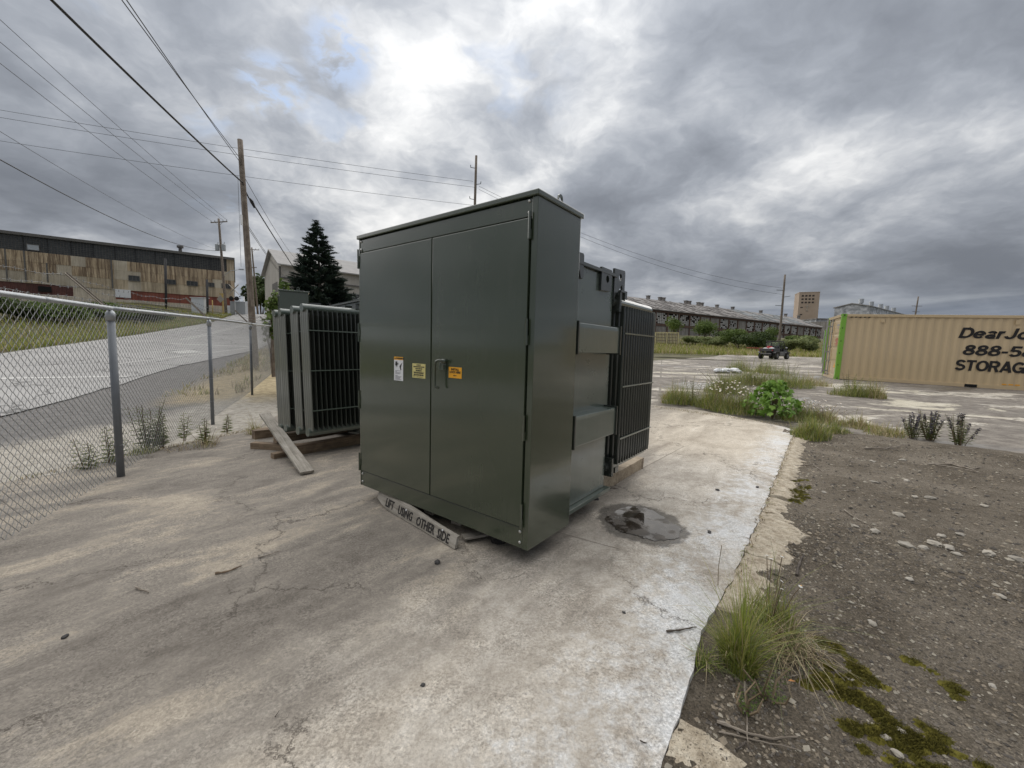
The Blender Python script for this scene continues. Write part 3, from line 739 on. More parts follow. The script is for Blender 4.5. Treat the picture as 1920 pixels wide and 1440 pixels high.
for word, x, z in (('LIFT', .16, .036), ('USING', .375, .030), ('OTHER', .665, .025), ('SIDE', .96, .020)):
    text(word, .100, MINK, bd, Matrix.Translation((x, -.0525+z*.26, z)) @ Matrix.Rotation(math.pi/2-tl, 4, 'X'), 'stencil_lettering', .0015, width=.78, depth=.0012)
for x in (.50, 1.02):
    b = MB(); b.tube([(x,-.030,.092),(x,-.036,.092)], [.009,.007], 9); b.build('nail_plate', MWHITE, bd)
timber('broken_slat', 'splintered pallet slat sticking out behind the stencilled board', from_ab(-.62,.02)+Vector((0,0,.02)), from_ab(-.42,.45)+Vector((0,0,.03)), .085, .022, MW_GREY, 'board', rough=.006)
timber('timber_block', 'small wooden block wedged above the stencilled board', from_ab(-1.2,.16)+Vector((0,0,.05)), from_ab(-1.08,.16)+Vector((0,0,.05)), .09, .085, MW_GREY, 'timber block', 'wedged blocks')
timber('timber_block', 'small wooden block wedged above the stencilled board', from_ab(-.85,.16)+Vector((0,0,.05)), from_ab(-.75,.16)+Vector((0,0,.05)), .09, .085, MW_GREY, 'timber block', 'wedged blocks')
def rock(name, label, p, r, mt, cat='stone', group=None, seed=0, flat=.6, parent=None):
    bm = bmesh.new(); bmesh.ops.create_icosphere(bm, subdivisions=2, radius=1)
    for v in bm.verts:
        k = 1+.8*fbm(v.co.x*1.3+seed*7.1, v.co.y*1.3, v.co.z*1.3+seed)+.4*fbm(v.co.x*4+seed, v.co.y*4, v.co.z*4); v.co = Vector((v.co.x*k*1.15, v.co.y*k*.85, v.co.z*k*flat))*r
    me = bpy.data.meshes.new(name); bm.to_mesh(me); bm.free(); me.materials.append(mt)
    o = obj(name, me, parent, p, seed*1.7)
    return tag(o, label, cat, group) if not parent else o
MSTONE = pbr('pale_stone', (.29, .262, .215), (.41, .38, .33), .9, 0, 14, .6, .6, 50, .004, .22)
MSTONED = pbr('dark_stone', (.035, .035, .037), (.09, .085, .08), .8, 0, 14, .6, .4, 50, .004, .2)
rock('rubber_foot', 'black rounded block under the right corner of the cabinet', Vector((-.07, 3.06, .045)), .09, MBLACK, 'block', seed=3, flat=.7)
for i, (px_, py_, r_) in enumerate(((820,1057,.022),(1117,938,.03),(122,1197,.014),(793,1291,.010),(1170,1150,.010),(1420,915,.018),(1345,920,.020),(1330,1000,.02))):
    p = hit(px_, py_); rock('stone_chip', 'small dark stone chip lying on the pale slab', p+Vector((0,0,r_*.35)), r_, MSTONED, 'stone', 'dark stone chips on the slab', i+1)
# puddle
def m_puddle():
    m, n, b = material('puddle_water'); P = ocoord(n)
    n.set(b.inputs['Base Color'], n.mix(n.step(n.noise(P, 9, 5), .4, .65), (.030, .024, .018), (.075, .064, .052)))
    n.set(b.inputs['Roughness'], n.math('ADD', .03, n.math('MULTIPLY', n.step(n.noise(P, 4.5, 6, .65), .46, .62), .50))); b.inputs['IOR'].default_value = 1.33; b.inputs['Specular IOR Level'].default_value = .5
    return m
pp = [(.87,3.58),(.95,3.68),(1.04,3.76),(1.16,3.85),(1.25,3.85),(1.33,3.81),(1.40,3.70),(1.44,3.55),(1.47,3.45),(1.50,3.38),(1.47,3.30),(1.43,3.20),(1.36,3.14),(1.27,3.10),(1.17,3.09),(1.11,3.12),(1.05,3.18),(.95,3.22),(.89,3.30),(.88,3.38),(.84,3.47)]
pc = Vector((1.17, 3.47)); out = []
for i in range(168):
    f = i/8; k = int(f) % len(pp); q = Vector(pp[k]).lerp(Vector(pp[(k+1) % len(pp)]), f-int(f)); d = q-pc
    q = pc+d*(.93+.12*fbm(q.x*7, q.y*7)+.10*fbm(q.x*22, q.y*22)); out.append(q)
b = MB(); b.add([(pc.x, pc.y, .0052)]+[(q.x, q.y, .005) for q in out], [(0, i+1, (i+1) % len(out)+1) for i in range(len(out))])
struct(b.build('puddle', m_puddle()))
MDAMP = None

# ------------------------------------------------------------------ chain link fence
FTOP = [(-20,1.72),(-5,1.76),(0,1.80),(3.4,1.887),(7,1.945),(12.5,2.06),(40,2.5)]
def fpos(s_, z, n_=0.):
    p = from_sn(s_, n_); h = H(p.x, p.y); zt_ = knots(FTOP, s_); return Vector((p.x, p.y, h+z*(zt_-h)/1.80))
SPOSTS = (-3.4, 0.0, 3.4, 7.0, 10.5); S0, S1 = -5.0, 12.5
fence = thing('chain_link_fence', 'galvanised chain link fence with barbed wire arms along the road', 'fence', fpos(0, 0))
fence_inv = Matrix.Translation(-fence.location)
def fpart(b, name, mt, smooth=False):
    o = b.build(name, mt, fence, smooth); o.data.transform(fence_inv); return o
FZ = 1.80
for i, s_ in enumerate(SPOSTS):
    r_ = .034 if i == 1 else .029
    b = MB(); lean = .02 if i == 1 else 0
    b.tube([fpos(s_, -.1), fpos(s_-lean, FZ-.05)], r_, 14)
    po = fpart(b, 'post', MPOST, True)
    b = MB(); b.tube([fpos(s_-lean, FZ-.13), fpos(s_-lean, FZ-.05), fpos(s_-lean, FZ-.02)], [r_+.006, r_+.006, r_*.6], 14)
    fpart(b, 'post_cap', MGALV, True)
    for z in (.35, .75, 1.1, 1.5): fpart(MB().tube([fpos(s_, z-.0015), fpos(s_, z+.0015)], r_+.004, 14), 'tie_wire', MGALV, True)
    b = MB(); a0 = fpos(s_-lean, FZ-.03); a1 = fpos(s_-lean-.0, FZ+.33, .33)
    b.bar(a0, a1, .035, .004); b.bar(a0+FD*.016, a1+FD*.016, .004, .03); fpart(b, 'barbed_wire_arm', pbr('arm_steel', (.30,.265,.22), (.20,.17,.14), .6, .5, 15), False) if i == 0 else fpart(b, 'barbed_wire_arm', bpy.data.materials['arm_steel'])
ss = [S0+(S1-S0)*k/40 for k in range(41)]
for a_, c_ in zip((S0,)+SPOSTS, SPOSTS+(S1,)):
    b = MB(); b.tube([fpos(a_+(c_-a_)*k/6, FZ) for k in range(7)], .0215, 12); fpart(b, 'top_rail', MGALV, True)
for s_ in (-1.9, -1.0, .5, 1.4, 2.4, 4.6, 5.5):
    b = MB(); b.tube([fpos(s_-.05, FZ), fpos(s_+.05, FZ)], .0245 if s_ in (-1.9, 2.4) else .0228, 12); fpart(b, 'rail_sleeve', MGALV, True)
for k in range(3):
    f = (k+1)/3
    b = MB(); pts = []
    for j in range(161):
        s_ = S0+(S1-S0)*j/160
        seg = [q for q in zip((S0,)+SPOSTS, SPOSTS+(S1,)) if q[0] <= s_ <= q[1]][0]; t_ = (s_-seg[0])/(seg[1]-seg[0])
        pts.append(fpos(s_, FZ-.03+.34*f-.10*t_*(1-t_)*4*(.4+.3*k/2)+.008*math.sin(s_*9+k), .33*f))
    b.tube(pts, .0016, 3, False)
    for j in range(int((S1-S0)/.125)):
        s_ = S0+j*.125+.02*k; q = pts[min(160, int((s_-S0)/(S1-S0)*160))].lerp(pts[min(160, int((s_-S0)/(S1-S0)*160)+1)], ((s_-S0)/(S1-S0)*160) % 1)
        for dz in (1, -1): b.bar(q+Vector((.006, .0, -.013*dz)), q+Vector((-.006, 0, .013*dz)), .0022, .0022)
    fpart(b, 'barbed_wire', MGALVD)
# woven mesh: every wire is a zigzag that hooks into its neighbours
vs, fs = [], []; step = .0365; r_ = .0024
cnt = int((S1-S0)/step)
for i in range(cnt):
    s0 = S0+i*step
    if s0 > 11.6: break
    p0 = fpos(s0, 0); zmin = .02+.012*math.sin(s0*1.7); nz = int((knots(FTOP, s0)-p0.z+.055-zmin)/step)
    o = len(vs); bulge = .015*math.sin(s0*1.3)
    for j in range(nz+1):
        side = (j+i) % 2; ds = step*(side); off = (.0024 if side else -.0024)+bulge*.5*math.sin(j/nz*math.pi)+.046
        c = p0+FD*ds+FN*off; z = p0.z+zmin+j*step
        vs += [(c.x+FN.x*r_, c.y+FN.y*r_, z), (c.x-FN.x*r_*.5+FD.x*r_*.85, c.y-FN.y*r_*.5+FD.y*r_*.85, z+r_*.3), (c.x-FN.x*r_*.5-FD.x*r_*.85, c.y-FN.y*r_*.5-FD.y*r_*.85, z-r_*.3)]
    for j in range(nz):
        a_ = o+j*3
        for k in range(3): fs.append((a_+k, a_+(k+1) % 3, a_+3+(k+1) % 3, a_+3+k))
b = MB(); b.v = vs; b.f = fs; b.m = [0]*len(fs)
mesh_o = b.build('chain_link_mesh', MGALVD, fence, fix=False); mesh_o.data.transform(fence_inv); mesh_o['kind'] = 'stuff'

# ------------------------------------------------------------------ utility poles and wires
def pole(label, base, top, r0, r1, arms=(), extra=None, mt=None):
    t = thing('utility_pole', label, 'utility pole', base, 0, 'utility poles')
    top = Vector(top)-Vector(base); b = MB(); n_ = 9
    b.tube([top*(k/n_)+Vector((.02*fbm(k*.7, 1.1), .02*fbm(k*.7, 5), -.4 if k == 0 else 0)) for k in range(n_+1)], [r0+(r1-r0)*k/n_ for k in range(n_+1)], 12)
    b.build('pole_shaft', mt or MW_POLE, t, True)
    for f, half, ax, ht in arms:
        c = top*f; ax = Vector(ax).normalized()*half; b = MB(); b.bar(c-ax, c+ax, .10, .12)
        arm = b.build('crossarm', MW_POLE, t); b = MB()
        for q in (-.95, -.5, .5, .95): b.tube([c+ax*q+Vector((0,0,.06)), c+ax*q+Vector((0,0,.06+ht))], [.04, .025], 6)
        b.build('insulator', MSTONED, arm)
        b = MB(); b.bar(c+ax*.45+Vector((0,0,-.05)), c+Vector((0,0,-.7*half*.5)), .03, .03); b.bar(c-ax*.45+Vector((0,0,-.05)), c+Vector((0,0,-.7*half*.5)), .03, .03); b.build('arm_brace', MPOST, arm)
    return t, top
def ptop(px, py, Y): return dep(px, py, Y)
P1b = gpx(479, 690, 15.5); P1t = ptop(450, 262, 15.5); p1, top1 = pole('thick bare wooden utility pole standing just outside the chain link fence', P1b, P1t, .125, .085)
b = MB(); c = dep(457, 405, 15.4)-P1b
b.box(c.x-.02, c.x+.02, c.y-.17, c.y-.10, c.z-.35, c.z+.0); b.build('pole_tag', MWHITE, p1)
P2b = gpx(424, 583, 59); P2t = ptop(410, 410, 59)
p2, top2 = pole('wooden pole with a crossarm and two grey transformer cans by the level crossing', P2b, P2t, .19, .13, [(.965, 1.45, (1, -.25, 0), .22)])
for dx in (-.45, .45):
    b = MB(); c = top2*.70+Vector((dx, -.1, 0)); b.tube([c+Vector((0,0,-.45)), c+Vector((0,0,.38)), c+Vector((0,0,.5))], [.27,.27,.14], 10); b.tube([c+Vector((.1,0,.5)), c+Vector((.14,0,.75))], .04, 5); b.build('transformer_can', pbr('can_grey', (.34,.36,.37), None, .5) if dx < 0 else bpy.data.materials['can_grey'], p2)
b = MB(); c = top2*.40; b.tube([c, c+Vector((1.2,-.2,.75)), c+Vector((2.6,-.3,.95))], .035, 6); b.box(c.x+2.5, c.x+3.2, c.y-.4, c.y-.15, c.z+.9, c.z+1.03); b.build('street_light_arm', MGALV, p2)
P3b = gpx(484, 588, 85); P3t = ptop(472, 464, 85)
p3, top3 = pole('thin distant wooden pole with a crossarm between the warehouse and the white building', P3b, P3t, .2, .13, [(.97, 1.4, (1, .1, 0), .2), (.72, .6, (1, .1, 0), .1)])
P4b = gpx(885, 560, 62); P4t = ptop(893, 292, 62)
p4, top4 = pole('tall pole with short side brackets rising behind the upright transformer', P4b, P4t, .24, .17)
for f, sx in ((.93, -1), (.84, 1), (.755, -1)):
    b = MB(); c = top4*f; b.bar(c, c+Vector((sx*.75, 0, .12)), .07, .07); b.tube([c+Vector((sx*.75,0,.1)), c+Vector((sx*.8,0,.45))], .06, 6); b.build('side_bracket', MPOST, p4)
P5b = gpx(1461, 642, 78); P5t = ptop(1472, 515, 78)
p5, top5 = pole('dark slim pole with three short side arms above the far bushes', P5b, P5t, .23, .15)
for f, sx in ((.79, -1), (.70, 1), (.585, -1)):
    b = MB(); c = top5*f; b.bar(c, c+Vector((sx*1.35, 0, .04+.2*(sx > 0))), .09, .09); b.build('side_bracket', MPOST, p5)
b = MB(); b.tube([top5*.16, Vector((-1.9, -.6, -.3))], .09, 6); b.build('pole_stay', MW_POLE, p5)
P6b = gpx(1708, 640, 160); P6t = ptop(1722, 556, 160)
p6, top6 = pole('far dark pole with two crossbars rising behind the tan container', P6b, P6t, .3, .22, [(.80, 2.0, (1, 0, 0), .1), (.68, 2.0, (1, .3, 0), .1)])

MCABLE = pbr('black_cable', (.018, .018, .02), None, .6)
MWIRE = pbr('grey_wire', (.05, .052, .058), None, .6)
def wire(label, pts, r, sag=.3, ext=.35, mt=None, group='overhead wires'):
    """cable hung through the given points; the first span is prolonged past the picture's edge"""
    P = [Vector(p) for p in pts]
    if ext: P[0] = P[0]+(P[0]-P[1])*ext
    b = MB(); out = []
    for k in range(len(P)-1):
        n_ = 24
        for j in range(n_+(k == len(P)-2)):
            t_ = j/n_; q = P[k].lerp(P[k+1], t_); q.z -= sag*4*t_*(1-t_) if k == 0 or len(P) == 2 else sag*.3*4*t_*(1-t_); out.append(q)
    b.tube(out, r, 5); o = b.build('overhead_cable', mt or MWIRE); return tag(o, label, 'cable', group)
p1at = lambda py: dep(450+(py-262)*.066, py, 15.42)
wire('thick black cable running down to the bare wooden pole', [dep(108, 0, 7.2), p1at(343)], .026, .10, .6, MCABLE)
wire('pair of thin wires reaching the top of the bare wooden pole', [dep(233, 0, 7.6), p1at(300)], .010, .06, .6)
wire('pair of thin wires reaching the top of the bare wooden pole', [dep(243, 0, 7.6), p1at(308)], .010, .08, .6)
A2 = lambda q: P2b+top2*.965+Vector((1,-.25,0)).normalized()*1.45*q+Vector((0,0,.25))
for (px_, py_), q in (((0, 20), .95), ((0, 62), .5), ((0, 102), -.95)): wire('slack power wire running to the crossarm with the transformer cans', [dep(px_, py_, 24), A2(q)], .017, .55, .5)
wire('slack service cable drooping to the pole with the transformer cans', [dep(0, 238, 19), dep(408, 470, 59)], .026, 1.9, .35, MCABLE)
wire('thin service wire drooping to the pole with the transformer cans', [dep(0, 214, 19), dep(408, 468, 59)], .012, 1.0, .35)
for (py_, fy, dx) in ((200, 340, -6), (214, 351, -4), (258, 385, -6)): wire('long high-voltage wire crossing the sky to the tall bracketed pole', [dep(0, py_, 48), dep(893+dx, fy, 62)], .022, .5, .3)
for (y0, y1, ye) in ((349, 437, 540), (355, 449, 552)): wire('wire from the tall bracketed pole to the dark slim pole', [dep(898, y0, 62), dep(1466, ye, 78)], .022, 2.3, 0)
wire('thick cable with a splice hanging from the bare pole to the spruce', [p1at(345), dep(476, 384, 16), dep(555, 508, 30)], .024, .1, 0, MCABLE)
b = MB(); b.tube([dep(468, 372, 15.8), dep(472, 378, 15.9), dep(478, 390, 16)], [.03, .065, .04], 7); tag(b.build('cable_splice', MCABLE), 'black splice case on the thick cable beside the bare pole', 'cable splice')
for y0, (x1, y1) in ((325, (560, 492)), (415, (545, 528)), (420, (548, 534))): wire('thin wire from the bare pole toward the pale gabled building', [p1at(y0), dep(x1, y1, 42)], .010, .3, 0)
wire('thin vertical drop wire beside the bare pole', [dep(446, 330, 15.3), dep(452, 500, 15.3)], .006, 0, 0)

# ------------------------------------------------------------------ stained warehouse on the hill
def m_siding(name, c0, c1, stain, amount, axis='Z', vs_=1.0):
    m, n, b = material(name); P = ocoord(n)
    lo = n('ShaderNodeTexCoord').outputs['Object']
    g = n.noise(n.vmath('MULTIPLY', P, (3.4, 3.4, .16)), 1.0, 6, .7); g2 = n.noise(n.vmath('MULTIPLY', P, (14, 14, .5)), 1.0, 5, .7); n1 = n.noise(P, .7, 6, .65)
    r = n('ShaderNodeObjectInfo').outputs['Random']
    col = n.scale(n.mix(n.step(n1, .35, .65), c0, c1), n.math('ADD', .88, n.math('MULTIPLY', r, .24)))
    f = n.step(n.math('ADD', n.math('MULTIPLY', g, .55), n.math('MULTIPLY', g2, .45)), .44, .58)
    col = n.mix(n.math('MINIMUM', n.math('MULTIPLY', f, amount), 1.0), col, stain)
    n.set(b.inputs['Base Color'], col); b.inputs['Roughness'].default_value = .85
    bump(n, b, n.math('SINE', n.math('MULTIPLY', n('ShaderNodeSeparateXYZ', {0: lo}).outputs[0], 42.)), .5, .02)
    return m
MSID_T = m_siding('stained_tan_siding', (.47, .36, .235), (.57, .455, .31), (.12, .08, .052), .85)
MSID_M = m_siding('tan_siding', (.46, .375, .26), (.56, .47, .335), (.19, .145, .10), .6)
MSID_L = m_siding('pale_siding', (.48, .42, .32), (.57, .51, .41), (.24, .195, .145), .4)
MSID_R = m_siding('red_siding', (.24, .07, .048), (.28, .092, .062), (.10, .04, .03), .5)
MSID_RD = m_siding('dark_red_siding', (.085, .035, .03), (.13, .05, .04), (.05, .025, .02), .5)
MGLASSB = pbr('soot_black_glass', (.018, .020, .022), (.055, .058, .058), .35, 0, 2.5, .6, .0, 1, .01, .35)
MMUNT = pbr('rusty_muntin', (.10, .098, .092), (.15, .14, .13), .8, 0, 6)
MROOFD = pbr('dark_roof', (.04, .04, .042), None, .8)
wh = thing('warehouse', 'long rust-stained tan warehouse with a black window band on the hill', 'warehouse', (0,0,0))
R_c = dep(441, 585, 64); d_w = Vector((-math.sin(rad(56)), -math.cos(rad(56)), 0)); nrm_w = Vector((math.sin(rad(56-90))*1, math.cos(rad(56-90)), 0))
nrm_w = Vector((d_w.y, -d_w.x, 0));  nrm_w = nrm_w if nrm_w.dot(-R_c) > 0 else -nrm_w
zt = dep(441, 487, 64).z; zb_ = R_c.z
wh.location = (R_c.x, R_c.y, zb_); wh.rotation_euler = (0, 0, math.atan2(d_w.y, d_w.x))     # local x runs along the facade (to the left), local y = away or towards
HH = zt-zb_; ysg = 1 if (Matrix.Rotation(wh.rotation_euler[2], 3, 'Z') @ Vector((0,1,0))).dot(nrm_w) > 0 else -1
LW = 64.; out_ = ysg
def wbox(name, x0, x1, y0, y1, z0, z1, mt, par=wh): return MB().box(x0, x1, min(out_*y0, out_*y1), max(out_*y0, out_*y1), z0, z1).build(name, mt, par)
rows = [(.0,.27),(.27,.445),(.445,.60),(.60,.755)]      # fractions of height from the bottom
zr = lambda f: HH*f
wbox('core_wall', 0.1, LW, -30, -.05, -1, HH-.1, MROOFD)
bay = 2.08
k = 0; x = 0.0
roof = wbox('roof', -.15, LW+.2, -30, .35, HH, HH+.22, MROOFD)
wbox('eave_trim', -.15, LW+.2, .352, .42, HH-.12, HH+.23, MMUNT, roof)
nb = int(LW/bay)
for i in range(nb):
    x0 = .9+i*bay; x1 = x0+bay-.10
    p = wbox('window_panel', x0, x1, -.03, .04, zr(.755), HH-.05, MGLASSB)
    q = MB(); 
    for j in range(1, 7): xx = x0+(x1-x0)*j/7; q.box(xx-.015, xx+.015, out_*.05-.02, out_*.05+.02, zr(.755), HH-.05)
    for j in range(1, 8): zz = zr(.755)+(HH-.05-zr(.755))*j/8; q.box(x0, x1, out_*.052-.02, out_*.052+.02, zz-.012, zz+.012)
    q.build('window_muntins', MMUNT, p)
    wbox('window_post', x1+.012, x1+.088, -.02, .11, zr(.755), HH-.05, MROOFD)
wbox('end_panel', 0, .88, -.03, .05, zr(.755), HH-.03, MSID_M)
for r_, (f0, f1) in enumerate(rows):
    n_ = int(LW/1.35)
    for i in range(n_):
        x0 = i*1.35; x1 = x0+1.345; mid = x0 < 27.5
        if r_ == 0:
            if x0 < 13.3: mt = MSID_R
            elif x0 < 17: mt = MSID_L
            else: mt = MSID_RD
        else: mt = (MSID_M, MSID_T, MSID_T)[r_-1] if random.random() > .12 else MSID_L
        if r_ == 1 and x0 > 14 and random.random() < .6: mt = MSID_L
        zo = .04*(3-r_)*.5
        if r_ == 0:
            wbox('siding_panel', x0, x1, -.03, .02, zr(.10), zr(f1)-.01, mt); 
        else: wbox('siding_panel', x0, x1, -.03, .06+.02*r_+(.008 if i % 2 else 0), zr(f0)-.06, zr(f1)-.005, mt)
wbox('plinth', -.02, LW, -.03, .10, -1.5, zr(.10)-.005, MSID_L)
# openings
def wwin(x0, x1, z0, z1, mt=MGLASSB, bars=3):
    p = wbox('window', x0, x1, .1, .15, z0, z1, mt); q = MB()
    for j in range(bars+1): xx = x0+(x1-x0)*j/bars; q.box(xx-.03, xx+.03, out_*.16-.02, out_*.16+.02, z0-.03, z1+.03)
    q.box(x0, x1, out_*.162-.02, out_*.162+.02, z1-.02, z1+.05); q.box(x0, x1, out_*.162-.02, out_*.162+.02, z0-.05, z0+.02); q.build('window_frame', MMUNT, p)
def facx(px):      # local x of a pixel column on the facade
    d = ray(px, 540); o = Vector((R_c.x, R_c.y, 0)); 
    t_ = (nrm_w.dot(o))/(nrm_w.dot(Vector((d.x, d.y, 0)))); return (Vector((d.x, d.y, 0))*t_-o).dot(d_w)
def facz(px, py):
    d = ray(px, py); o = Vector((R_c.x, R_c.y, 0)); t_ = (nrm_w.dot(o))/(nrm_w.dot(Vector((d.x, d.y, 0)))); return EYE+d.z*t_-zb_
for (xa, xb, ya, yb) in ((310,330,524,532),(351,371,527,535),(388,402,530,537),(416,432,532,540),(243,263,517,526)):
    wwin(facx(xb), facx(xa), facz(xa, yb), facz(xa, ya), bars=3)
wbox('open_hatch', facx(97), facx(72), .1, .13, facz(80, 547), facz(80, 537), MDARK)
wbox('white_patch', facx(245), facx(216), .11, .14, facz(230, 558), facz(230, 543), MWHITE)
wwin(facx(80), facx(57), facz(60, 469), facz(60, 459), MGALV, 1)
for px_ in (16, 51, 212): wbox('downpipe', facx(px_+1.6), facx(px_-1.6), .11, .2, zr(.28), zr(.755), MMUNT)
wbox('downpipe', facx(93), facx(90), .12, .2, zr(.3), zr(.6), MMUNT)
b = MB(); c = facx(337); b.tube([(c, -out_*3, HH+.1), (c, -out_*3, HH+1.3)], .22, 10); b.tube([(c, -out_*3, HH+1.3), (c, -out_*3, HH+1.6)], [.42,.42], 10); b.build('roof_vent', MMUNT, roof)
# gable end towards the crossing
b = MB(); q = [(0, -1), (0, HH-.02), (-14, HH+2.0), (-28, HH-.02), (-28, -1)]
b.prism(q, lambda y, z, x: (x, out_*y, z), -.012, .09); b.build('gable_wall', MSID_M, wh)
wbox('gable_window', -.05, -.02, -11, -3.0, zr(.40), zr(.72), MGLASSB)
wbox('gable_stripe', -.06, -.03, -25, -1.2, .8, zr(.22), MSID_R)

# level crossing, cabinets, signs in front of the warehouse
MYPOST = pbr('faded_yellow_paint', (.50, .36, .10), (.38, .28, .12), .7, 0, 6)
cb = thing('equipment_cabinet', 'white double-door equipment cabinet in front of the red wall', 'cabinet', gpx(370, 585, 57)+Vector((0,0,.2)), -.1)
p0 = dep(357, 583, 57); cb.location = p0+Vector((1.02,0,0)); hh = dep(357, 558, 57).z-p0.z
MB().box(-.95, .95, 0, .8, -1.2, hh).build('cabinet_body', MWHITE, cb, bevel=.02); MB().box(-1.05, 1.05, -.1, .9, hh+.002, hh+.08).build('cabinet_roof', MWHITE, cb)
for sx in (-1, 1): dd = MB().box(min(sx*.02, sx*.9), max(sx*.02, sx*.9), -.03, -.002, .1, hh-.1).build('cabinet_door', pbr('cabinet_door_grey', (.60,.62,.65), None, .5) if sx < 0 else bpy.data.materials['cabinet_door_grey'], cb)
def slim_post(name, label, px, py0, py1, Y, r_, mt, cat):
    p = dep(px, py0, Y); q = dep(px-1, py1, Y); o = MB().tube([Vector((0,0,-1.2)), q-p], r_, 8).build(name, mt, None, True); o.location = p; return tag(o, label, cat)
slim_post('steel_post', 'black slim post in front of the warehouse beside the white patch', 311, 573, 485, 55, .14, MROOFD, 'post')
slim_post('steel_post', 'short black post beside the white equipment cabinet', 389, 583, 524, 56, .14, MROOFD, 'post')
slim_post('marker_post', 'small pale marker post on the grass bank by the crossing', 399, 580, 563, 56, .06, MYPOST, 'post')
sp_ = dep(419, 584, 57.5)
sg = thing('warning_sign', 'diamond road sign on a faded yellow post seen from behind', 'road sign', sp_)
MB().tube([(0,0,-1), (-.08,0,dep(417,551,57.5).z-sp_.z)], .10, 8).build('sign_post', MYPOST, sg)
zc_ = dep(414,561,57.5).z-sp_.z
b = MB(); b.prism([(-.52,0),(0,-.52),(.52,0),(0,.52)], lambda x, z, y: (x-.25, y-.16, z+zc_), -.01, .01); b.build('sign_plate', pbr('sign_back', (.34,.31,.27), None, .6), sg)
MB().box(-.45, .05, -.06, .06, dep(417,551,57.5).z-sp_.z-.1, dep(417,551,57.5).z-sp_.z+.06).build('sign_head', MYPOST, sg)
cs = dep(442, 586, 60); sig = thing('crossing_signal', 'railroad crossing signal with crossbuck and black flasher lamps', 'railway signal', cs)
ht_ = dep(440, 541, 60).z-cs.z
MB().tube([(0,0,-1.2),(-.1,0,ht_)], .07, 10).build('signal_mast', MWHITE, sig)
for s_ in (-1, 1):
    c = Vector((-.1, -.1-.02*s_, ht_-.15)); MB().bar(c-Vector((.72,0,.72*s_)), c+Vector((.72,0,.72*s_)), .02, .22, (0,1,0)).build('crossbuck_blade', MSTONE, sig)
for dx in (-.42, .38):
    c = Vector((dx-.05, -.16, dep(436,560,60).z-cs.z)); b = MB(); b.tube([c, c+Vector((0,-.04,0))], .33, 16); b.tube([c+Vector((0,-.04,0)), c+Vector((0,-.25,.03))], .12, 10); b.build('flasher_lamp', MBLACK, sig)
MB().bar((-.4,-.1,dep(436,560,60).z-cs.z), (.9,-.1,dep(436,560,60).z-cs.z+.1), .08, .08).build('lamp_bracket', MROOFD, sig)
b = MB(); c0 = Vector((.35,.3,dep(443,552,60).z-cs.z-.3)); b.bar(c0, c0+Vector((.9,1.5,1.1)), .09, .09); b.bar(c0+Vector((.1,.2,.5)), c0+Vector((.9,1.5,.1)), .07, .07); b.tube([c0+Vector((.8,1.2,1.0)), c0+Vector((.85,1.2,1.0))], .2, 10); b.build('signal_truss', MROOFD, sig)
slim_post('steel_post', 'pale square post behind the crossing signal', 458, 583, 556, 64, .1, MWHITE, 'post')
slim_post('steel_post', 'grey square post beyond the crossing signal', 450, 583, 562, 66, .1, MGALV, 'post')
b = MB(); c = dep(432, 583, 61); b.box(-.55, .55, 0, .7, -1, dep(432, 573, 61).z-c.z); o = b.build('signal_box', MWHITE, None, bevel=.03); o.location = c; tag(o, 'small white signal box beside the crossing', 'cabinet')
b = MB(); c = dep(447, 582, 60); b.box(-1.2, 1.0, 0, 1.2, -1, 1.3); o = b.build('signal_box', MGALV, None, bevel=.03); o.location = c; tag(o, 'grey relay box behind the crossing signal', 'cabinet')
# rail wall and sleepers along the foot of the warehouse
for k in range(46):
    t_ = k/45; px_ = 8+t_*335; p = dep(px_, 577+t_*6.5, 44+t_*7); p.z = H(p.x, p.y)+.05
    o = MB().box(-.2, .2, -.12, .12, -.4, .05+.12*random.random()).build('railway_sleeper', MW_BROWN); o.location = p; o.rotation_euler = (0, 0, rnd(-.4, .4)); tag(o, 'old sleeper end showing along the track below the warehouse', 'sleeper', 'sleepers along the track')
for dy in (0, 1.45):
    b = MB(); b.tube([(lambda q: Vector((q.x, q.y, H(q.x, q.y)+.16)))(dep(-60+t_*44, 575.5+t_*.85, 43.0+dy+t_*.95)) for t_ in range(10)], .07, 4); tag(b.build('rail', MMUNT), 'rusty rail running along the bank below the warehouse', 'rail', 'rails of the track')

# ------------------------------------------------------------------ pale gabled building
MPALE = m_siding('pale_metal_siding', (.42, .39, .35), (.50, .475, .43), (.33, .30, .26), .35)
MROOFW = pbr('pale_metal_roof', (.36, .35, .335), (.29, .28, .27), .7, .0, 1.2, .6)
wb = thing('gabled_building', 'pale metal-clad building with a light gabled roof behind the spruce', 'building', dep(528, 560, 50))
wb.location.z = 4.2; la = rad(50); wb.rotation_euler = (0, 0, math.pi/2-la)       # local x = long wall (to the right), local y = gable (away)
ze = dep(528, 496, 50).z-4.2; GW = 11.; gx = dep(504, 470, 54.5).z-4.2; LL = 46
b = MB(); b.box(0, LL, 0, GW, -2, ze); b.prism([(0, ze), (GW/2, gx-.3), (GW, ze)], lambda y, z, x: (x, y, z), 0, LL); b.build('wall', MPALE, wb)
for sy, (ya, yb) in ((0, (-.35, GW/2)), (1, (GW+.35, GW/2))):
    rf = MB(); rf.prism([(ya, ze-.1), (yb, gx), (yb, gx+.12), (ya, ze+.05)], lambda y, z, x: (x, y, z), -.4, LL+.4); rf.build('roof', MROOFW, wb)
MB().box(-.05, -.004, 2.2, 5.4, ze-4.6, ze-1.8).build('louvre_window', MMUNT, wb)
for k in range(9): MB().box(3+k*4.4, 3+k*4.4+4.0, -.06, -.004, ze-4.2, ze-2.6).build('window', MGLASSB, wb)
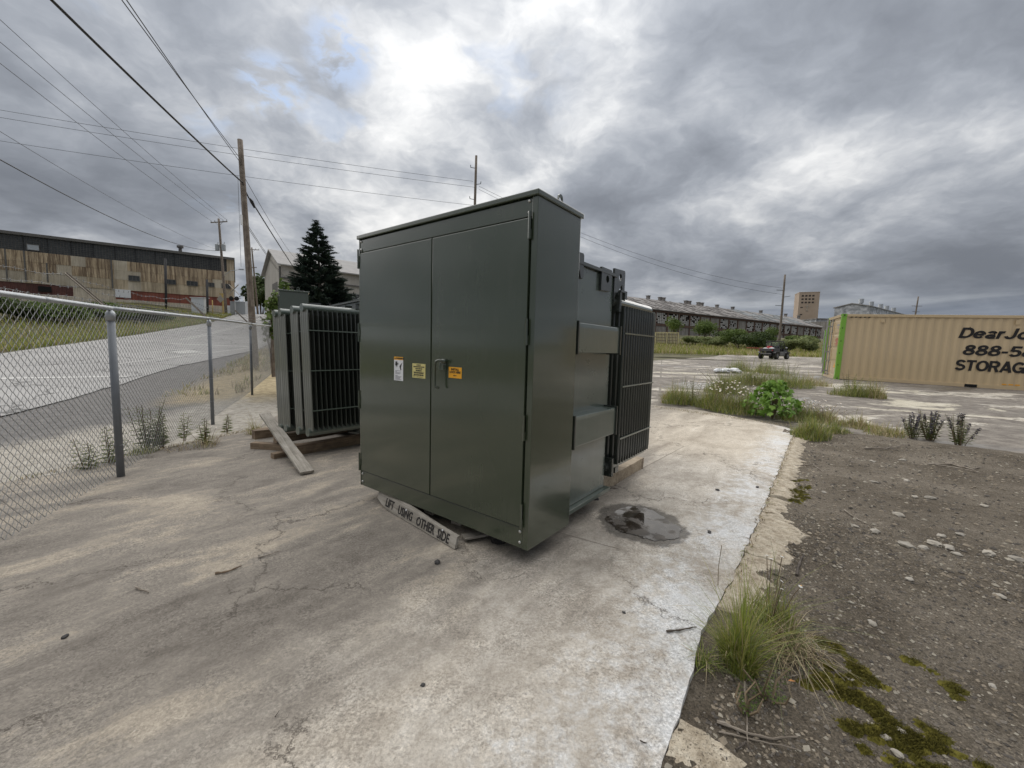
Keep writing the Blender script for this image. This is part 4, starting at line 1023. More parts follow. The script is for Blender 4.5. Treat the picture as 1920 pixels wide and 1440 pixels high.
MB().box(-.1, LL, -.1, -.062, ze-1.65, ze-1.45).build('wall_band', MMUNT, wb)
MB().tube([(-.1, .15, -1), (-.1, .15, ze-.2)], .12, 6).build('downpipe', MMUNT, wb)

# ------------------------------------------------------------------ vegetation
def m_leaf(name, c, c2, rough=.6, trans=.25, rand=.15):
    m, n, b = material(name); g = n('ShaderNodeNewGeometry')
    r = g.outputs['Random Per Island']
    col = n.mix(r, c, c2); n.set(b.inputs['Base Color'], col); b.inputs['Roughness'].default_value = rough; b.inputs['Specular IOR Level'].default_value = .25
    tr = n('ShaderNodeBsdfTranslucent', {'Color': col}); mx = n('ShaderNodeMixShader', {0: trans, 1: b.outputs[0], 2: tr.outputs[0]})
    out = [q for q in m.node_tree.nodes if q.type == 'OUTPUT_MATERIAL'][0]; m.node_tree.links.new(mx.outputs[0], out.inputs[0])
    return m
G_GRASS = m_leaf('grass_green', (.16, .21, .035), (.30, .34, .07), .6, .35)
G_YEL = m_leaf('grass_yellowish', (.27, .27, .07), (.42, .38, .13))
G_DRY = m_leaf('grass_straw', (.36, .285, .16), (.54, .45, .29), trans=.1)
G_DULL = m_leaf('weed_dull_green', (.15, .185, .075), (.28, .31, .13), .6, .3)
G_BRIGHT = m_leaf('leaf_bright_green', (.11, .22, .03), (.24, .38, .075), .5, .3)
G_DARK = m_leaf('shrub_dark_green', (.035, .058, .018), (.09, .125, .036))
G_MID = m_leaf('shrub_mid_green', (.07, .115, .027), (.17, .23, .06))
G_SPRUCE = m_leaf('spruce_needles', (.030, .052, .040), (.085, .12, .098), .6, .08)
G_PURPLE = m_leaf('flower_spike_grey_purple', (.13, .125, .16), (.25, .23, .28))
G_WHITE = m_leaf('daisy_petal', (.70, .70, .66), (.82, .82, .78), .6, .1)
G_STEM = m_leaf('dry_stem', (.14, .10, .06), (.26, .20, .13), .8, .05)
rng = np.random.default_rng(11)
def blades(pts, hgt, width, lean, mats_w, droop=.35, seg=3):
    """pts: N x 3 bases -> one mesh builder of curved grass blades"""
    N = len(pts); pts = np.asarray(pts, float)
    h = np.asarray(hgt)*rng.uniform(.45, 1.15, N); az = rng.uniform(0, 2*np.pi, N); ln = lean*rng.uniform(.1, 1.2, N)
    d = np.stack([np.cos(az), np.sin(az), 0*az], 1); sd = np.stack([-np.sin(az+rng.uniform(-.8,.8,N)), np.cos(az), 0*az], 1); wd = width*rng.uniform(.6, 1.3, N)
    V = []
    for k in range(seg+1):
        t = k/seg; c = pts + d*(h*ln*(t**1.7))[:, None]; c[:, 2] += h*(t - droop*ln*t*t)
        ww = wd*(1-t)**.7*.5
        if k < seg: V += [c-sd*ww[:, None], c+sd*ww[:, None]]
        else: V += [c]
    nv = 2*seg+1; A = np.stack(V, 1).reshape(-1, 3)
    b = MB(); b.v = [tuple(x) for x in A.tolist()]
    mi = rng.choice(len(mats_w), N, p=np.array(mats_w)/sum(mats_w))
    for i in range(N):
        o = i*nv
        for k in range(seg-1): b.f.append((o+2*k, o+2*k+1, o+2*k+3, o+2*k+2)); b.m.append(int(mi[i]))
        b.f.append((o+2*seg-2, o+2*seg-1, o+2*seg)); b.m.append(int(mi[i]))
    return b
def leaves(b, cs, rs, n, size, m=0, shell=.45, up=.3, flat=False):
    """n leaf faces through ellipsoids (centres cs, radii rs)"""
    cs = np.asarray(cs, float); rs = np.asarray(rs, float); k = rng.integers(0, len(cs), n)
    d = rng.normal(size=(n, 3)); d /= np.linalg.norm(d, axis=1)[:, None]; q = rng.uniform(shell**3, 1, n)**(1/3)
    c = cs[k]+d*rs[k]*q[:, None]
    nn = d*.7+rng.normal(size=(n, 3))*.6; nn[:, 2] += up; nn /= np.linalg.norm(nn, axis=1)[:, None]
    t = np.cross(nn, rng.normal(size=(n, 3))); t /= np.linalg.norm(t, axis=1)[:, None]; s_ = np.cross(nn, t)
    z = size*rng.uniform(.55, 1.3, n)[:, None]
    A = np.stack([c-t*z, c+s_*z*.55+nn*z*.12, c+t*z, c-s_*z*.55+nn*z*.12], 1).reshape(-1, 3)
    o = len(b.v); b.v += [tuple(x) for x in A.tolist()]
    b.f += [(o+4*i, o+4*i+1, o+4*i+2, o+4*i+3) for i in range(n)]; b.m += [m]*n
def bush(name, label, base, wd, ht, n, size, mt, cat='bush', group=None, lobes=9, tree=False, loose=1.):
    t = thing(name, label, cat, base, 0, group)
    cs, rs = [], []
    for i in range(lobes):
        a_ = rnd(0, 6.28); r_ = rnd(0, .36)*wd; z = rnd(.28, .8)*ht if not tree else rnd(.45, .85)*ht
        q = rnd(.16, .30); cs.append((r_*math.cos(a_), r_*math.sin(a_)*.8, z)); rs.append((wd*q*loose, wd*q*loose, ht*q*.85*loose))
    b = MB(); leaves(b, cs, rs, n, size, shell=.35); b.build('crown', mt, t, fix=False)
    b = MB()
    for c in cs[:7]: b.tube([(rnd(-.05,.05)*wd*.3, rnd(-.05,.05)*wd*.3, -.2), (c[0]*.4, c[1]*.4, c[2]*.5), (c[0], c[1], c[2])], [.03*ht**.6, .022*ht**.6, .008*ht**.6], 5)
    b.build('trunk' if tree else 'stems', MW_POLE, t)
    return t
# spruce
sb = hit(596, 602); sb = gpx(600, 560, 40); stop = dep(592, 412, 40)
spr = thing('spruce_tree', 'tall dark blue-green spruce in front of the pale gabled building', 'tree', sb)
HS = stop.z-sb.z; b = MB(); b.tube([(0,0,-.3),(0,0,HS*.5),(stop.x-sb.x,0,HS)], [.26,.14,.015], 8); b.build('trunk', MW_POLE, spr)
nb_ = MB(); bb = MB(); P_, N_ = [], []
for k in range(62):
    f = k/61; z = .9+(HS-1.05)*f; R_ = 3.95*(1-f)**.82*(1+.10*math.sin(k*1.9))+.12
    for j in range(max(5, int(17*(1-f*.65)))):
        a_ = rnd(0, 6.28); L = R_*rnd(.72, 1.08)
        xo = (stop.x-sb.x)*f
        tip = Vector((xo+L*math.cos(a_), L*math.sin(a_), z-.22*L+rnd(-.15,.15))); 
        m_ = max(9, int(L*46))
        for q in range(m_):
            t_ = rnd(.25, 1)**.7; c = Vector((xo, 0, z)).lerp(tip, t_); c.z += -.10*L*math.sin(t_*3.1)+.12*L*t_**3
            c += Vector((rnd(-1,1), rnd(-1,1), rnd(-.35,.35)))*.16*(.5+L*.28); P_.append(c); N_.append(Vector((math.cos(a_), math.sin(a_), -.1)))
for c, d in zip(P_, N_):
    dd = (d+Vector((rnd(-.8,.8), rnd(-.8,.8), rnd(-.15,.6)))).normalized(); s_ = dd.cross(Vector((rnd(-.3,.3),rnd(-.3,.3),1))).normalized(); l_ = rnd(.2,.42); w_ = l_*.26
    o = len(nb_.v); nb_.v += [tuple(c-dd*l_*.4-s_*w_*.6), tuple(c-dd*l_*.4+s_*w_*.6), tuple(c+dd*l_*.6+s_*w_*.3), tuple(c+dd*l_*.6-s_*w_*.3)]; nb_.f.append((o,o+1,o+2,o+3)); nb_.m.append(0)
nb_.build('crown', G_SPRUCE, spr, fix=False)
bush('broadleaf_tree', 'dark round tree far down the road between warehouse and gabled building', gpx(490, 590, 110), 9, 12, 5000, .45, G_DARK, 'tree', None, 14, True)
bush('broadleaf_tree', 'low dark tree beyond the crossing beside the pale gabled building', gpx(500, 590, 95), 5, 7, 2500, .35, G_DARK, 'tree', None, 9, True)
bush('sapling', 'small leafy sapling poking up beside the end-on transformer cabinet', gpx(512, 640, 14), .9, 2.9, 260, .10, G_MID, 'sapling', None, 5, True, .7)
bush('sapling', 'leafy sprig above the end-on transformer cabinet', gpx(537, 640, 16), 1.1, 3.6, 360, .12, G_MID, 'sapling', None, 6, True, .8)
# hill side: grass bank between the road and the track
def scatter(fn, n):
    out = []
    while len(out) < n:
        p = fn()
        if p is not None: out.append(p)
    return out
def bank_pt():
    s_ = rnd(-8, 62); n_ = 11.9+12*random.random()**1.7; p = from_sn(s_, n_)
    if p.y < 3: return None
    return (p.x, p.y, H(p.x, p.y)-.06)
tag(blades(scatter(bank_pt, 15000), .55, .05, .7, (4, 3, 1.2)).build('bank_grass', [G_GRASS, G_YEL, G_DRY], fix=False), 'long grass covering the bank across the road', 'grass', None, 'stuff')
for k in range(13):
    px_ = -30+k*27; p = gpx(px_, 610, 27+k*1.25+rnd(-1.5,1.5)); 
    bush('bank_shrub', 'dark scrubby shrub on the bank below the warehouse', p, rnd(3.0,4.4), rnd(1.0,1.6), 1300, .15, random.choice([G_DARK, G_DARK, G_MID]), 'shrub', 'shrubs along the bank', 9)
def fence_weed_pt():
    s_ = rnd(7.2, 20); n_ = rnd(.3, 2.0); p = from_sn(s_, n_); return (p.x, p.y, H(p.x, p.y)-.08) if fbm(p.x*.5, p.y*.5) > -.15 else None
tag(blades(scatter(fence_weed_pt, 1500), .26, .03, .9, (1, 2, 3)).build('verge_grass', [G_GRASS, G_YEL, G_DRY], fix=False), 'thin dry grass on the verge round the bare utility pole', 'grass', None, 'stuff')

def clump(name, label, base, r_, n, h, w_, lean, mats, wts, cat='grass clump', group=None, flowers=0, fmat=None, fr=.02, droop=.35):
    sq = rnd(.55, .9); pq = [(rnd(0, 6.28), random.random()**.62) for _ in range(n)]
    pts = [(math.cos(a_)*q*r_, math.sin(a_)*q*r_*sq, -.02) for a_, q in pq]
    hs = np.array([h*(1.18-.8*q)*(1+.3*math.sin(a_*3+r_*9)) for a_, q in pq])
    k_ = rng.random(n) < .018; hs = np.where(k_, h*1.55, hs)
    t = thing(name, label, cat, base, rnd(0, 6.28), group)
    blades(pts, hs, w_, lean, wts, droop).build('blades', mats, t, fix=False)
    if flowers:
        b = MB()
        for _ in range(flowers):
            a_ = rnd(0, 6.28); q = r_*1.1*math.sqrt(random.random()); c = Vector((math.cos(a_)*q, math.sin(a_)*q, h*rnd(.7, 1.1)))
            b.tube([c*.25-Vector((0,0,c.z*.25)), c*.8, c], .0022, 3, False, 1)
            nd = Vector((rnd(-.5,.5), rnd(-.9,.1), 1)).normalized(); tx = nd.orthogonal().normalized(); ty = nd.cross(tx); ps = [c+nd*.004]
            for k in range(12): rr = fr*(1 if k % 2 == 0 else .62); ps.append(c+rr*(math.cos(k*.5236)*tx+math.sin(k*.5236)*ty))
            b.add(ps, [(0, k+1, (k+1) % 12+1) for k in range(12)], 0); b.add([c+nd*.007+fr*.3*(math.cos(k*1.047)*tx+math.sin(k*1.047)*ty) for k in range(6)], [tuple(range(6))], 2)
        b.build('daisy_flowers', [G_WHITE, G_STEM, MORG], t, fix=False)
    return t
def leafy_stem(b, base, top, n, ls, ms=0, ml=1):
    base, top = Vector(base), Vector(top); b.tube([base, base.lerp(top, .5)+Vector((rnd(-.02,.02), rnd(-.02,.02), 0)), top], [.006, .005, .003], 4, False, ms)
    for k in range(n):
        t_ = .12+.85*k/n; c = base.lerp(top, t_); a_ = k*2.4+rnd(-.4,.4); l_ = ls*(1.1-t_*.6); d = Vector((math.cos(a_), math.sin(a_), .35)); s_ = Vector((-math.sin(a_), math.cos(a_), 0))
        b.add([c, c+d*l_*.5-s_*l_*.13, c+d*l_-Vector((0,0,l_*.25)), c+d*l_*.5+s_*l_*.13], [(0,1,2,3)], ml)
def weed(name, label, base, stems, h, spread_, ls, mats=None, cat='weed', group=None, spike=0):
    t = thing(name, label, cat, base, rnd(0, 6), group); b = MB()
    for k in range(stems):
        a_ = rnd(0, 6.28); q = spread_*rnd(.1, 1); top = Vector((math.cos(a_)*q, math.sin(a_)*q, h*rnd(.6, 1.1))); bs = Vector((top.x*.25, top.y*.25, -.03))
        leafy_stem(b, bs, top, int(16+h*14), ls)
        if spike and k < spike:
            d = (top-bs).normalized(); sp = MB()
            for j in range(70):
                c = top-d*rnd(-.02, .30)*h/.7; a2 = rnd(0, 6.28); r3 = rnd(.006,.026); o = Vector((math.cos(a2), math.sin(a2), rnd(-.3,.6)))*r3; s_ = o.orthogonal().normalized()*.014
                sp.add([c, c+o-s_, c+o*1.35, c+o+s_], [(0,1,2,3)])
            sp.build('flower_spike', G_PURPLE, t, fix=False)
    b.build('leafy_stems', mats or [G_STEM, G_DULL], t, fix=False)
    return t
# weeds along the fence foot
for i, (px_, py_, n_, h, lab) in enumerate(((165,880,4,.34,'thin young weed on the gravel side of the fence'),(278,842,11,.60,'grey-green leafy weed clump beside the first fence post'),(308,838,8,.52,'leafy upright weed between the fence posts'),(205,868,6,.42,'leafy weed at the foot of the first fence post'),(345,825,3,.42,'spindly weed stem at the slab joint'),(383,832,4,.38,'white-topped weed below the second fence post'),(425,812,3,.28,'short weed at the slab edge near the second fence post'))):
    weed('fence_weed', lab, hit(px_, py_), n_, h, .24 if n_ > 5 else .12, .10)
clump('grass_tuft', 'dry grass tuft at the slab joint near the grey plank', hit(478, 815), .13, 110, .42, .006, .8, [G_DRY, G_YEL, G_GRASS], (4, 2, 1), 'grass tuft')
clump('grass_tuft', 'green grass clump at the foot of the first fence post', hit(268, 848), .22, 220, .2, .007, 1., [G_GRASS, G_YEL, G_DULL], (2, 2, 2), 'grass tuft')
clump('grass_tuft', 'sparse daisies and straw at the joint below the second fence post', hit(388, 835), .25, 130, .25, .006, 1., [G_DRY, G_YEL, G_DULL], (3, 1, 1), 'grass tuft', None, 5, G_WHITE, .018)
clump('grass_tuft', 'thin straw along the slab joint between the posts', hit(345, 842), .28, 150, .12, .006, 1.2, [G_DRY, G_STEM, G_DULL], (3, 2, 1), 'grass tuft')
def joint_pt():
    k = random.random(); x = -5.1+.75*k; y = 4.1+2.9*k+rnd(-.05,.05); x += rnd(-.07,.07)
    return (x, y, .0)
tag(blades(scatter(joint_pt, 700), .06, .006, 1.6, (1, 2, 2)).build('joint_debris', [G_DULL, G_DRY, G_STEM], fix=False), 'dead straw gathered along the left joint of the slab', 'straw', None, 'stuff')

# ------------------------------------------------------------------ derelict factory on the right
MCONC = m_siding('streaked_grey_panel', (.26, .245, .225), (.35, .335, .31), (.12, .095, .075), .7)
MRUST = pbr('rusted_frame', (.085, .05, .037), (.135, .085, .065), .85, 0, 1.5)
MPANEW = pbr('broken_pane_white', (.46, .46, .44), (.56, .55, .53), .5, 0, 2, .5, 0, 1, .01, .25)
MFROOF = pbr('patched_roof', (.15, .135, .125), (.25, .235, .22), .85, 0, .5, .35)
MFROOF2 = pbr('roof_sheet', (.10, .085, .078), (.30, .285, .27), .85, 0, .8, .5, 0, 1, .01, .35)
MFROOFG = pbr('roof_sheet_grey', (.17, .185, .19), (.26, .275, .28), .8, 0, .6, .5, 0, 1, .01, .15)
fp0 = dep(1205, 600, 108); fdir = Vector((math.sin(rad(58.4)), math.cos(rad(58.4)), 0)); fb0 = dep(1213, 579, 110).z
fac = thing('derelict_factory', 'long derelict brick-red factory with broken windows and patched roof', 'factory', (fp0.x, fp0.y, fb0-7.3), math.atan2(fdir.y, fdir.x))
ysg2 = Vector((-fdir.y, fdir.x, 0)).dot(-Vector((fp0.x, fp0.y, 0))); yy = 1 if ysg2 > 0 else -1      # towards the camera
def fbox(name, x0, x1, y0, y1, z0, z1, mt, par=fac): return MB().box(x0, x1, min(yy*y0, yy*y1), max(yy*y0, yy*y1), z0, z1).build(name, mt, par)
BAY = 4.87; NB = 21; EH = 7.3
fbox('core_wall', -8*BAY+.02, BAY*NB, -22, -.3, -3, EH-.3, MRUST)
rg = [(0.6, EH-.02), (-11, EH+4.5), (-22, EH), (-22, EH-.2), (-11, EH+4.3), (.6, EH-.22)]
b = MB(); b.prism(rg, lambda y, z, x: (x, yy*y, z), -8*BAY-1, BAY*NB+1); froof = b.build('roof', MFROOF, fac)
for i in range(-8, NB):
    x0 = i*BAY
    fbox('column', x0-.22, x0+.22, -.1, .28, -2, EH-.28, MRUST)
    fbox('spandrel', x0+.23, x0+BAY-.23, -.1, .2, 2.95, 3.6, MRUST); fbox('eave_beam', x0+.23, x0+BAY-.23, -.1, .25, EH-.75, EH-.25, MRUST)
    fbox('lower_panel', x0+.24, x0+BAY-.24, -.1, .1, -2, 2.9, MCONC)
    if i in (5, 6, 9, 17): 
        fbox('upper_panel', x0+.24, x0+BAY*.55, -.1, .1, 3.65, EH-.8, MCONC); fbox('upper_panel', x0+BAY*.55+.05, x0+BAY-.24, -.1, .1, 3.65, EH-.8, MCONC); continue
    wn = fbox('window_void', x0+.24, x0+BAY-.24, -.18, -.12, 3.65, EH-.8, MDARK); q = MB(); fr_ = MB()
    nx, nz = 6, 7; wx = (BAY-.5)/nx; wz = (EH-.8-3.65)/nz
    for a_ in range(nx):
        for c_ in range(nz):
            if random.random() < .76: q.box(x0+.25+a_*wx+.06, x0+.25+(a_+1)*wx-.06, yy*.02-.02, yy*.02+.02, 3.65+c_*wz+.05, 3.65+(c_+1)*wz-.05)
    q.build('window_panes', MPANEW, wn)
    for a_ in range(nx+1): fr_.box(x0+.25+a_*wx-.035, x0+.25+a_*wx+.035, yy*.06-.02, yy*.06+.02, 3.65, EH-.8)
    fr_.build('window_frame', MRUST, wn)
sl_ = 4.52/11.6
for i in range(-16, NB*2):                         # slipped roof sheets
    for r_ in range(3):
        if random.random() < (.8 if i < 24 else .55):
            x0 = i*BAY/2+rnd(-.3,.3); y0 = .5-r_*3.7-rnd(0,.8); L = rnd(2.2, 3.9); sk = rnd(-.5,.9) if i < 24 else 0
            z = lambda y: EH+(.6-y)*sl_+.05
            m_ = MFROOF2 if i < 23 else MFROOFG
            b = MB(); wdx = rnd(.9, 2.2); b.add([(x0, yy*y0, z(y0)), (x0+wdx, yy*y0, z(y0)), (x0+wdx-sk, yy*(y0-L), z(y0-L)), (x0-sk, yy*(y0-L), z(y0-L)), (x0, yy*y0, z(y0)+.08), (x0+wdx, yy*y0, z(y0)+.08), (x0+wdx-sk, yy*(y0-L), z(y0-L)+.08), (x0-sk, yy*(y0-L), z(y0-L)+.08)], [(3,2,1,0),(4,5,6,7),(0,1,5,4),(1,2,6,5),(2,3,7,6),(3,0,4,7)])
            b.build('roof_sheet', m_, froof)
for px_ in (1230, 1254, 1261, 1306, 1313, 1331, 1338, 1368, 1399, 1454, 1502, 1527):
    a_ = (px_-960)/FPX; t_ = (a_*fp0.y-fp0.x)/(fdir.x-a_*fdir.y); xx = t_+8*1.0
    b = MB(); b.box(xx-.42, xx+.42, -yy*11-.42, -yy*11+.42, EH+4.2, EH+5.3); b.box(xx-.55, xx+.55, -yy*11-.55, -yy*11+.55, EH+5.302, EH+5.5); b.build('roof_ventilator', MFROOF, froof)
# tower block
tw = thing('tower_block', 'tan concrete tower block with rows of small windows beyond the factory', 'tower', (0,0,0))
tp = dep(1533, 600, 300); wv = Vector((math.cos(rad(22)), -math.sin(rad(22)), 0)); tw.location = (tp.x, tp.y, 6); tw.rotation_euler = (0, 0, -rad(22))
ztp = dep(1533, 548, 300).z-6; MTAN = pbr('tan_concrete', (.37, .285, .215), (.43, .34, .265), .85, 0, .12, .6); MTAN2 = pbr('dark_window_void', (.04, .03, .025), None, .7)
WX, WY = 12.6, 13.; MB().box(-WX, 0, 0, WY, -8, ztp).build('tower_wall', MTAN, tw, bevel=.15); MB().box(-WX-.1, .1, -.1, WY+.1, ztp+.002, ztp+.5).build('parapet', MTAN, tw)
for r_ in range(3):
    for c_ in range(4): MB().box(-WX+1.6+c_*2.15, -WX+1.6+c_*2.15+1.35, -.06, -.01, ztp-2.9-r_*2.4, ztp-1.7-r_*2.4).build('window', MTAN2, tw)
    for c_ in range(4): MB().box(.01, .06, 3.0+c_*2.3, 3.0+c_*2.3+1.5, ztp-2.9-r_*2.4, ztp-1.7-r_*2.4).build('window', MTAN2, tw)
for z in (ztp-11, ztp-16.2): MB().box(-WX+1.3, -WX+2.9, -.06, -.01, z, z+.75).build('window', MTAN2, tw)
def cross(mk): 
    b = MB(); z = ztp-13.2
    for p in mk(z): b.box(*p)
    b.build('wall_cross', MSTONE, tw)
cross(lambda z: ((-WX+5.3, -WX+5.65, -.3, -.02, z, z+4.6), (-WX+4.1, -WX+6.9, -.28, -.03, z+3.1, z+3.4), (-WX+4.8, -WX+6.2, -.28, -.03, z, z+.25)))
cross(lambda z: ((.02, .3, 6.1, 6.5, z, z+4.8), (.03, .28, 4.9, 7.9, z+3.2, z+3.5)))
# white building with roof ventilators
MWB = pbr('flaking_white_wall', (.20, .21, .22), (.55, .56, .57), .85, 0, .5, .35)
vb = thing('vented_mill', 'flaking white mill with a row of round roof ventilators behind the tan container', 'building', (0,0,0))
vp = dep(1629, 600, 170); vb.location = (vp.x, vp.y, 6); vd = dep(1720, 600, 215); vb.rotation_euler = (0, 0, math.atan2(vd.y-vp.y, vd.x-vp.x)); LV = (vd-vp).length
zg = dep(1638, 569, 172).z-6; z1_ = dep(1629, 574, 170).z-6; s2 = -1
b = MB(); b.prism([(0,-4),(0,z1_),(6,zg),(12,z1_),(12,-4)], lambda y, z, x: (x, y, z), 0, LV+30); b.build('wall', MWB, vb)
for ya, yb in ((-.5, 6), (12.5, 6)): b = MB(); b.prism([(ya, z1_-.05), (yb, zg+.05), (yb, zg+.35), (ya, z1_+.2)], lambda y, z, x: (x, y, z), -.5, LV+30); b.build('roof', MROOFW, vb)
b = MB(); b.prism([(0,-4),(0,z1_-2.5),(-10,z1_-6.5),(-10,-4)], lambda y, z, x: (x, y, z), .2, LV+25); b.build('side_aisle', MWB, vb)
for k, xx in enumerate((11, 25, 39, 49, 61)):
    b = MB(); b.tube([(xx,6,zg-.3),(xx,6,zg+1.0),(xx,6,zg+1.2),(xx,6,zg+3.0)], [1.1,.55,.9,.95], 10); b.build('roof_ventilator', MGALV, vb)
MB().box(-8, 2, 4, 26, -4, z1_-6.2).build('annex', MCONC, vb)
nb2 = thing('grey_shed', 'low grey shed beyond the end of the factory', 'shed', dep(1541, 620, 190)); MB().box(-3, 14, 0, 12, -6, dep(1541, 599, 190).z-dep(1541, 620, 190).z).build('wall', MWB, nb2); MB().box(-3.4, 14.4, -.4, 12.4, dep(1541, 599, 190).z-dep(1541, 620, 190).z+.002, dep(1541, 599, 190).z-dep(1541, 620, 190).z+.5).build('roof', MFROOF, nb2)

# ------------------------------------------------------------------ shipping containers
MTANC = m_paint('container_tan', (.56, .425, .245), .55, .3, (.48,.37,.22))
MGRN = m_paint('container_green', (.17, .40, .014), .45, .1, (.12,.28,.02))
MYELC = m_paint('container_yellow', (.60, .52, .26), .6, .35, (.45,.36,.2))
MLOCK = pbr('lock_rod_steel', (.42, .43, .43), (.33, .33, .33), .45, .6, 5)
def corr(L, z0, z1, y, depth=.024, pitch=.278):
    prof = []; x = 0
    while x < L:
        for dx, dy in ((0, 0), (.072, 0), (.140, depth), (.212, depth)): 
            if x+dx < L: prof.append((x+dx, y+dy))
        x += pitch
    prof.append((L, y)); return prof
def container(name, label, loc, rot, L=12.19, Hc=2.896, Wc=2.438, body=None, post=None, detailed=True, group=None, tilt=0.):
    """local x along the long side from the door end, y = depth away from the visible long side, z up; door end at x = 0"""
    t = thing(name, label, 'container', loc, 0, group); t.rotation_euler = (0, tilt, rot)
    n = 0
    for y in ((0.035, Wc-.035) if detailed else (0.035,)):
        b = MB(); pr = corr(L-.36, .2, Hc-.12, 0); s_ = 1 if y < 1 else -1
        vs = [(x+.18, y+s_*yy_, z) for z in (.165, Hc-.10) for x, yy_ in pr]; k = len(pr)
        b.add(vs, [(i, i+1, k+i+1, k+i) for i in range(k-1)]); b.build('side_wall', body, t, fix=False)
    MB().box(.12, L-.12, .08, Wc-.08, .17, Hc-.07).build('inner_shell', body, t)
    MB().box(.02, L-.02, .02, Wc-.02, Hc-.062, Hc-.015).build('roof_panel', body, t)
    for y in (0, Wc-.06): 
        MB().box(.185, L-.185, y, y+.06, Hc-.12, Hc-.013).build('top_rail', body, t, bevel=.006); MB().box(.185, L-.185, y+.004, y+.056, .03, .165).build('bottom_rail', body, t, bevel=.006)
    for x in (0, L-.18):
        for y in (0, Wc-.16):
            m_ = post if x == 0 else body
            MB().box(x, x+.18, y-.004, y+.164, .119, Hc-.119).build('corner_post', m_, t, bevel=.01)
            for z in (0, Hc-.118):
                cst = MB().box(x-.003, x+.183, y-.008, y+.17, z, z+.118).build('corner_casting', m_, t, bevel=.008)
                q = MB(); q.box(x+.06, x+.12, y-.0105, y-.0085, z+.035, z+.085); q.box(x-.0055, x-.0035, y+.05, y+.11, z+.035, z+.085); q.build('casting_hole', MDARK, cst)
    if detailed:
        for z in (.62, 1.15, 1.68, 2.25): 
            q = MB(); q.box(.055, .085, -.0075, -.0045, z, z+.05); q.build('post_slot', MDARK, t)
        for x0 in (4.2, 5.9): MB().box(x0, x0+.36, -.0025, .003, .035, .15).build('forklift_pocket', MDARK, t)
        for x in (1.35, 5.35): MB().box(x, x+.14, .02, .034, Hc-.36, Hc-.19).build('vent_cover', body, t)
        q = MB()
        for k in range(5): q.prism([(.30+k*.15, Hc-.16), (.37+k*.15, Hc-.16), (.41+k*.15, Hc-.125), (.34+k*.15, Hc-.125)], lambda x, z, y: (x, y, z), .026, .033)
        q.build('hazard_stripes', MINK, t)
    # door end
    MB().box(.0, .12, .165, Wc-.165, Hc-.13, Hc-.012).build('door_header', body, t); MB().box(.0, .12, .165, Wc-.165, .02, .14).build('door_sill', body, t)
    for k, (ya, yb) in enumerate(((.17, Wc/2-.006), (Wc/2+.006, Wc-.17))):
        q = MB(); q.box(.055, .085, ya, yb, .145, Hc-.135); d = q.build('door', body, t)
        zz = [.22, .83, 1.43, 2.03, 2.66]
        for za, zb in zip(zz, zz[1:]): MB().box(.035, .0545, ya+.09, yb-.09, za+.05, zb-.05).build('door_panel', body, d, bevel=.008)
        for y in (() if (detailed and L > 10 and k == 0) else (ya+.28, yb-.28)):
            q = MB(); q.tube([(.012, y, .10), (.012, y, Hc-.10)], .018, 8)
            for z in (.18, .8, 1.5, 2.2, Hc-.2): q.box(-.005, .05, y-.05, y+.05, z-.03, z+.03)
            q.build('lock_rod', MLOCK, d)
    return t
c0 = dep(1564, 711, 18.2); g0 = H(c0.x, c0.y)
DIRC = rad(-26.5)        # heading of the long side (az 120 deg from +Y)
cont = container('shipping_container', 'tan shipping container with a green corner post and black phone number lettering', c0, DIRC, body=MTANC, post=MGRN, tilt=.022)
def arc(cx, cy, rx, ry, a0, a1, n=18): return [(cx+rx*math.cos(rad(a0+(a1-a0)*k/n)), cy+ry*math.sin(rad(a0+(a1-a0)*k/n))) for k in range(n+1)]
GLYPH = {'D': (.80, [[(.1,0),(.1,1)], [(.1,.9),(.36,.9)]+arc(.36,.5,.33,.4,90,-90)+[(.1,.1)]]), 'e': (.70, [arc(.35,.36,.26,.27,0,322), [(.12,.36),(.6,.36)]]),
 'a': (.66, [[(.52,0),(.52,.5)]+arc(.33,.48,.19,.15,0,165), arc(.31,.2,.2,.12,70,430)]), 'r': (.46, [[(.1,0),(.1,.72)], [(.1,.42)]+arc(.32,.42,.21,.2,180,75)]),
 'J': (.66, [[(.5,1),(.5,.32)]+arc(.28,.32,.22,.23,0,-170)]), 'o': (.70, [arc(.35,.36,.25,.27,0,360,26)]), '8': (.72, [arc(.36,.735,.2,.17,0,360,22), arc(.36,.29,.25,.2,0,360,24)]),
 '-': (.42, [[(.04,.38),(.38,.38)]]), '5': (.72, [[(.62,.9),(.19,.9),(.14,.48)], arc(.35,.33,.25,.24,140,-150)]), 'S': (.74, [arc(.36,.715,.24,.19,15,270)+arc(.37,.295,.26,.2,90,-165)]),
 'T': (.68, [[(.0,.9),(.66,.9)], [(.33,.9),(.33,0)]]), 'O': (.84, [arc(.42,.5,.32,.4,0,360,28)]), 'R': (.76, [[(.1,0),(.1,1)], [(.1,.9),(.4,.9)]+arc(.4,.69,.21,.21,90,-90)+[(.1,.48)], [(.38,.48),(.62,0)]]),
 'A': (.74, [[(.06,0),(.37,1)], [(.37,1),(.68,0)], [(.2,.27),(.55,.27)]]), 'G': (.84, [arc(.42,.5,.32,.4,40,325), [(.74,.0),(.74,.44),(.45,.44)]]), 'E': (.66, [[(.1,0),(.1,1)], [(.1,.9),(.6,.9)], [(.1,.5),(.56,.5)], [(.1,.1),(.6,.1)]])}
